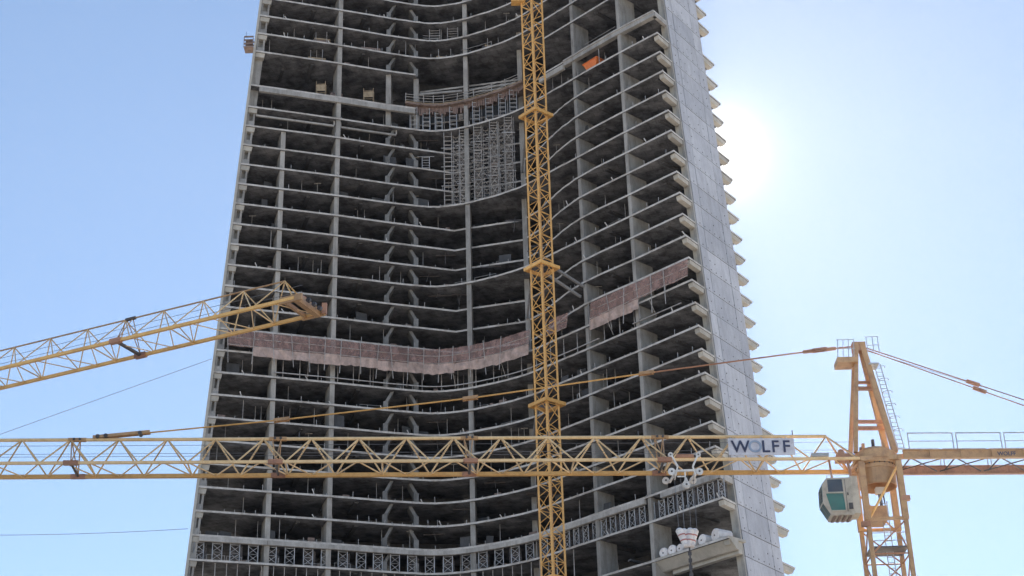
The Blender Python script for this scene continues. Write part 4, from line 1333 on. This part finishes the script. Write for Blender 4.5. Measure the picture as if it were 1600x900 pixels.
# operator's cab
mb = MB()
y0, y1 = 97.3, 98.75
prof = [(19.85, 31.75), (21.25, 31.75), (21.25, 34.15), (19.75, 34.15), (19.45, 33.75), (19.4, 32.6)]
n_ = len(prof)
mb.add([(x, y0, z) for x, z in prof] + [(x, y1, z) for x, z in prof], [tuple(range(n_)), tuple(range(n_, 2 * n_))[::-1]] + [(i, (i + 1) % n_, n_ + (i + 1) % n_, n_ + i) for i in range(n_)])
cab = mb.build('cab', 'cream', hc)
mb = MB(); mb.box((19.74, y0 - .03, 33.2), (20.7, y0 - .005, 34.03)); mb.build('window', 'glass_dark', cab)
mb = MB()
mb.prism([(19.86, y0 - .03, 32.02), (20.76, y0 - .03, 32.02), (20.76, y0 - .005, 32.02), (19.86, y0 - .005, 32.02)], [(19.62, y0 - .03, 33.12), (20.66, y0 - .03, 33.12), (20.66, y0 - .005, 33.12), (19.72, y0 - .005, 33.12)])
mb.build('window', 'glass_green', cab)
mb = MB()
def quad_slab(mb, p, q, zz):  # glazing on the slanted front
    (xa, za), (xb, zb_) = p, q
    for (ya, yb) in zz:
        mb.prism([(xa - .03, ya, za), (xa - .03, yb, za), (xa - .005, yb, za), (xa - .005, ya, za)], [(xb - .03, ya, zb_), (xb - .03, yb, zb_), (xb - .005, yb, zb_), (xb - .005, ya, zb_)])
quad_slab(mb, (19.405, 32.68), (19.445, 33.68), ((y0 + .08, y0 + .68), (y0 + .76, y1 - .08)))
quad_slab(mb, (19.8, 31.85), (19.43, 32.54), ((y0 + .08, y0 + .68), (y0 + .76, y1 - .08)))
quad_slab(mb, (19.49, 33.8), (19.71, 34.08), ((y0 + .1, y1 - .1),))
mb.build('windscreen', 'glass_side', cab)
mb = MB()
mb.bar((19.72, y0 - .04, 34.05), (19.72, y0 - .04, 33.15), .08); mb.bar((19.7, y0 - .04, 33.17), (20.7, y0 - .04, 33.17), .09); mb.bar((20.76, y0 - .04, 31.98), (20.72, y0 - .04, 34.05), .07); mb.bar((19.86, y0 - .04, 32.0), (20.76, y0 - .04, 32.0), .07)
mb.bar((19.38, y0 - .03, 32.6), (19.88, y0 - .03, 31.72), .1)
mb.build('window_frame', 'cream', cab)
bar('wiper', (19.39, y0 + .35, 33.1), (19.37, y0 + .1, 33.6), .03, 'darksteel', cab)
for p_, q_ in (((19.8, y0 + .05, 34.35), (21.2, y0 + .05, 34.35)), ((19.8, y0 + .05, 34.15), (19.8, y0 + .05, 34.35)), ((21.2, y0 + .05, 34.15), (21.2, y0 + .05, 34.35))):
    bar('roof_rail', p_, q_, .035, 'galv', cab)
mb = MB(); mb.box((20.84, y0 - .012, 31.95), (20.87, y0 - .004, 34.05)); mb.build('door_seam', 'darksteel', cab)
mb = MB(); mb.box((20.93, y0 - .06, 33.0), (21.0, y0 - .01, 33.16)); mb.build('handle', 'darksteel', cab)
mb = MB(); mb.box((20.95, y0 - .05, 32.1), (21.2, y0 - .006, 32.5)); mb.build('vent_grille', 'darksteel', cab)
for k in range(4):
    mb = MB(); mb.box((19.98 + k * .32, y0 + .1, 31.68), (20.14 + k * .32, y1 - .1, 31.76)); mb.build('floor_slat', 'timber', cab)
mb = MB(); mb.box((21.25, y0 + .2, 31.9), (21.7, y1 + .1, 34.3)); mb.build('rear_panel', 'cream', cab)
mb = MB(); mb.box((19.3, y0 + .3, 33.0), (19.36, y0 + .5, 33.3)); mb.bar((19.33, y0 + .4, 33.2), (19.5, y0 + .5, 33.4), .04); mb.build('mirror', 'darksteel', cab)
for p_, q_, w_ in (((20.3, 98.2, 34.1), (20.3, 98.6, 35.9), .14), ((21.5, 98.2, 34.2), (21.5, 98.8, 35.8), .18)):
    bar('hanger', p_, q_, w_, 'rustred', cab)

cab.location += Vector((-.62, 0, -.42))

# trolley and hook block
tr = thing('crane_trolley', 'white trolley with pulley wheels hanging under the long horizontal jib', 'trolley', (10.4, 99.13, 35.1))
def wheel(c, r, w, parent, name='pulley'):
    mb = MB(); c = Vector(c); n = 18
    mb.tube(c - JN * w / 2, c - JN * w / 6, r, r * .82, n); mb.tube(c - JN * w / 6, c + JN * w / 6, r * .82, r * .82, n); mb.tube(c + JN * w / 6, c + JN * w / 2, r * .82, r, n)
    o = mb.build(name, 'white', parent)
    mb = MB(); mb.tube(c - JN * (w / 2 + .03), c + JN * (w / 2 + .03), r * .28, r * .28, 10); mb.build('hub', 'darksteel', o)
    return o
for x in (9.55, 11.3):
    wheel(jp(x, 34.62, -1.28), .23, .14, tr)
    wheel(jp(x, 34.9, 1.2), .23, .14, tr)
    wheel(jp(x, 35.72, -1.3), .16, .14, tr, 'runner_wheel')
mb = MB()
for sx, x in ((1, 9.6), (-1, 11.25)):
    mb.bar(jp(x, 35.65, -1.34), jp(x + .35 * sx, 34.95, -1.3), .11); mb.bar(jp(x + .35 * sx, 34.95, -1.3), jp(x + .2 * sx, 34.4, -1.25), .1)
    mb.bar(jp(x + .2 * sx, 34.4, -1.25), jp(x + .2 * sx, 34.3, -.7), .08)
mb.bar(jp(9.6, 34.68, -1.22), jp(11.3, 34.74, -1.22), .12); mb.bar(jp(9.9, 34.32, -1.2), jp(10.4, 34.32, -1.2), .07)
mb.bar(jp(9.8, 34.6, -1.2), jp(9.8, 34.8, 1.2), .12); mb.bar(jp(11.1, 34.6, -1.2), jp(11.1, 34.8, 1.2), .12)
mb.bar(jp(10.4, 34.7, -1.2), jp(10.4, 34.15, -1.15), .09)
mb.build('frame', 'white', tr)
mb = MB()
mb.bar(jp(9.9, 35.62, -1.36), jp(11.0, 35.62, -1.36), .1, .22)
mb.build('guard_plate', 'rustred', tr)
wheel(jp(10.42, 33.78, -1.2), .25, .2, tr)
mb = MB(); p = jp(10.42, 0, -1.2)
mb.prism([(p.x - .2, p.y - .12, 33.7), (p.x + .2, p.y - .12, 33.7), (p.x + .2, p.y + .12, 33.7), (p.x - .2, p.y + .12, 33.7)], [(p.x - .05, p.y - .06, 34.25), (p.x + .05, p.y - .06, 34.25), (p.x + .05, p.y + .06, 34.25), (p.x - .05, p.y + .06, 34.25)])
mb.build('swivel', 'white', tr)
hb = thing('hook_block', 'white hook block with reddish bands hanging on ropes from the trolley', 'hook block', (10.3, 99.1, 30.6))
HZ = 30.72
for x, x2 in ((9.75, 10.0), (10.15, 10.2), (10.6, 10.45), (10.95, 10.7)):
    bar('hoist_rope', jp(x, 34.7, -.9), jp(x2 + (x - 10.3) * .35, HZ + .3, -.9), .028, 'rope', hb)
for k, (dx, lean) in enumerate(((-.48, .48), (-.18, .28), (.2, -.22), (.5, -.45))):
    mb = MB()
    mb.tube(jp(10.3 + dx, HZ + .2, -.95 + .12 * (k % 2)), jp(10.3 + dx + lean * .75, HZ - .85, -.95 + .12 * (k % 2)), .25, .18, 14)
    mb.tube(jp(10.3 + dx, HZ + .2, -.95 + .12 * (k % 2)), jp(10.3 + dx - lean * .05, HZ + .32, -.95 + .12 * (k % 2)), .25, .13, 14)
    c = mb.build('sheave_cover', 'roll', hb)
    for q in (.3, .62):
        mb = MB(); z = HZ + .2 - 1.05 * q
        mb.tube(jp(10.3 + dx + lean * .75 * q, z + .04, -.95 + .12 * (k % 2)), jp(10.3 + dx + lean * .75 * (q + .05), z - .04, -.95 + .12 * (k % 2)), .262 - .06 * q, .262 - .06 * q, 14); mb.build('band', 'band', c)
mb = MB(); mb.tube(jp(10.0, HZ - .75, -1.0), jp(10.65, HZ - .75, -.9), .18, .18, 14); mb.build('cross_head', 'roll', hb)
mb = MB()
z = HZ - .95
k = 0
while z > 24:
    p = jp(10.36, z, -.95)
    if k % 2: mb.box((p.x - .11, p.y - .04, z - .24), (p.x + .11, p.y + .04, z))
    else: mb.box((p.x - .045, p.y - .1, z - .26), (p.x + .045, p.y + .1, z + .02))
    z -= .22; k += 1
mb.build('chain', 'darksteel', hb)
mb = MB()
for k in range(9):
    a0 = R(100 - k * 32); a1 = R(100 - (k + 1) * 32)
    mb.bar(jp(10.36 + .3 * math.cos(a0), 23.6 + .3 * math.sin(a0), -.95), jp(10.36 + .3 * math.cos(a1), 23.6 + .3 * math.sin(a1), -.95), .13 - .008 * k)
mb.build('hook', 'darksteel', hb)

# ------------------------------------------------------------------ left crane with its jib reaching in from the left
T0 = Vector((-10.67, 74.11, 36.0)); DL = Vector((-.911, .413, 0)).normalized(); NL = Vector((.413, .911, 0)).normalized()
lw = 2.15
root_c = T0 + NL * (lw / 2) + DL * 52
lc = thing('left_tower_crane', 'yellow tower crane whose jib tip reaches in from the left edge', 'tower crane', (root_c.x, root_c.y, GZ))
Pc = T0 + NL * (lw / 2)
topsL = [1.55 + i * 2.5 for i in range(20)]
jl, LT, LA, LB = lattice_jib(lc, 'jib', Pc, DL, NL, lw, 1.72, topsL, 2.5, 0.25, 50.5, ('ochre', 'yellow', 'yellow', 'jib'), (.09, .16, .16, .065))
for s in (11.2, 21.3, 31.4, 41.5):
    bar('cross_member', LA(s), LB(s), .2, 'darksteel', jl)
    for Q in (LA, LB):
        bar('joint_sleeve', Q(s - .35), Q(s + .35), .26, 'rustred', jl, 'square_bar')
        bar('brace', Q(s), LT(s - .15), .05, 'ochre', jl); bar('brace', Q(s), LT(s + .25), .05, 'ochre', jl)
    bar('joint_sleeve', LT(s - .3), LT(s + .3), .2, 'darksteel', jl)
bar('brace', LT(topsL[0]), LA(.3), .08, 'yellow', jl)
bar('brace', LT(topsL[0]), LB(.3), .08, 'yellow', jl)
for dz in (.9, 1.25): bar('trolley_rope', Pc + DL * .5 + up * dz, Pc + DL * 50 + up * dz, .025, 'rope', jl)
mb = MB()
mb.bar(LA(.15), LB(.15), .3, .4); mb.bar(LA(.9), LB(.9), .15, .2); mb.bar(LA(.3) - DL * .5, LA(.3) + DL * .8, .12, .35); mb.bar(LB(.3) - DL * .55, LB(.3) + DL * .8, .12, .35)
tip = mb.build('jib_tip', 'ochre', lc)
mb = MB()
for q in (.25, .5, .75):
    c = LA(0).lerp(LB(0), q) - DL * .25
    mb.tube(c - NL * .08, c + NL * .08, .12, .12, 14)
mb.build('tip_pulley', 'darksteel', tip)
mb = MB(); mb.bar(LA(.1) + up * .1, Pc + up * .55 + DL * .4, .12); mb.bar(LB(.1) + up * .1, Pc + up * .55 + DL * .4, .12); mb.bar(LB(-.2) - up * .1, LB(-.2) + up * .5, .25, .2); mb.build('tip_bracket', 'rustred', tip)
# its mast, head and short counter jib, outside the frame
mL, _ = lattice_mast(lc, 'mast', root_c.x, root_c.y, 2.2, GZ, 35.9, 2.2, .25, .1, 'yellow', math.atan2(DL.y, DL.x))
mb = MB(); tubem(mb, 1.3, .8, 35.95, 36.7, c=(root_c.x, root_c.y)); mb.build('slewing_ring', 'ochre', lc)
for s in (-1, 1):
    bar('head_leg', root_c - DL * 1.0 + NL * s * .8 + up * .6, root_c + up * 8.0, .25, 'ochre', lc)
    bar('head_leg', root_c + DL * 1.1 + NL * s * .8 + up * .6, root_c + up * 8.0, .25, 'ochre', lc)
    bar('counter_jib_girder', root_c + NL * s * 1.1 + up * .2, root_c + NL * s * 1.1 + DL * 14 + up * .2, .4, 'ochre', lc, 'square_bar')
bar('pendant_bar', root_c + up * 8.0, LT(topsL[8]), .08, 'ochre', lc)
bar('pendant_bar', root_c + up * 8.0, root_c + DL * 13 + up * .4, .08, 'ochre', lc)
mb = MB(); q = root_c + DL * 12.5; mb.box((q.x - 1.5, q.y - 1.5, 34.2), (q.x + 1.5, q.y + 1.5, 36.0)); mb.build('counterweight', 'slab', lc)

# ------------------------------------------------------------------ thin cables to the left end wall
def cable(label, a, b, sag=0.0, r=.035):
    mb = MB(); a = Vector(a); b = Vector(b); n = 14; pr = a
    for i in range(1, n + 1):
        u = i / n; q = a.lerp(b, u) - up * sag * 4 * u * (1 - u)
        mb.tube(pr, q, r, r, 6); pr = q
    return tag(mb.build('steel_cable', 'rope'), label, 'cable')
cable('thin sloping cable rising to the left edge of the tower', (-105.0, 215.0, 72.5), (-45.0, 224.6, 99.3))
cable('thin nearly level cable meeting the left edge of the tower near the bottom', (-100.0, 215.0, 71.6), (-46.8, 224.0, 72.9), .9)

# ------------------------------------------------------------------ the hazy air
mb = MB(); mb.box((-320, -12, GZ - 1), (320, 320, 190))
m = bpy.data.materials.new('haze_air'); m.use_nodes = True; nt = m.node_tree; nt.nodes.clear()
pv = nt.nodes.new('ShaderNodeVolumePrincipled'); pv.inputs['Density'].default_value = 0.00004; pv.inputs['Anisotropy'].default_value = 0.6
pv.inputs['Color'].default_value = (0.95, 0.95, 0.95, 1)
ou = nt.nodes.new('ShaderNodeOutputMaterial'); nt.links.new(pv.outputs[0], ou.inputs['Volume'])
M['haze'] = m
hz = mb.build('haze', 'haze'); hz['kind'] = 'stuff'
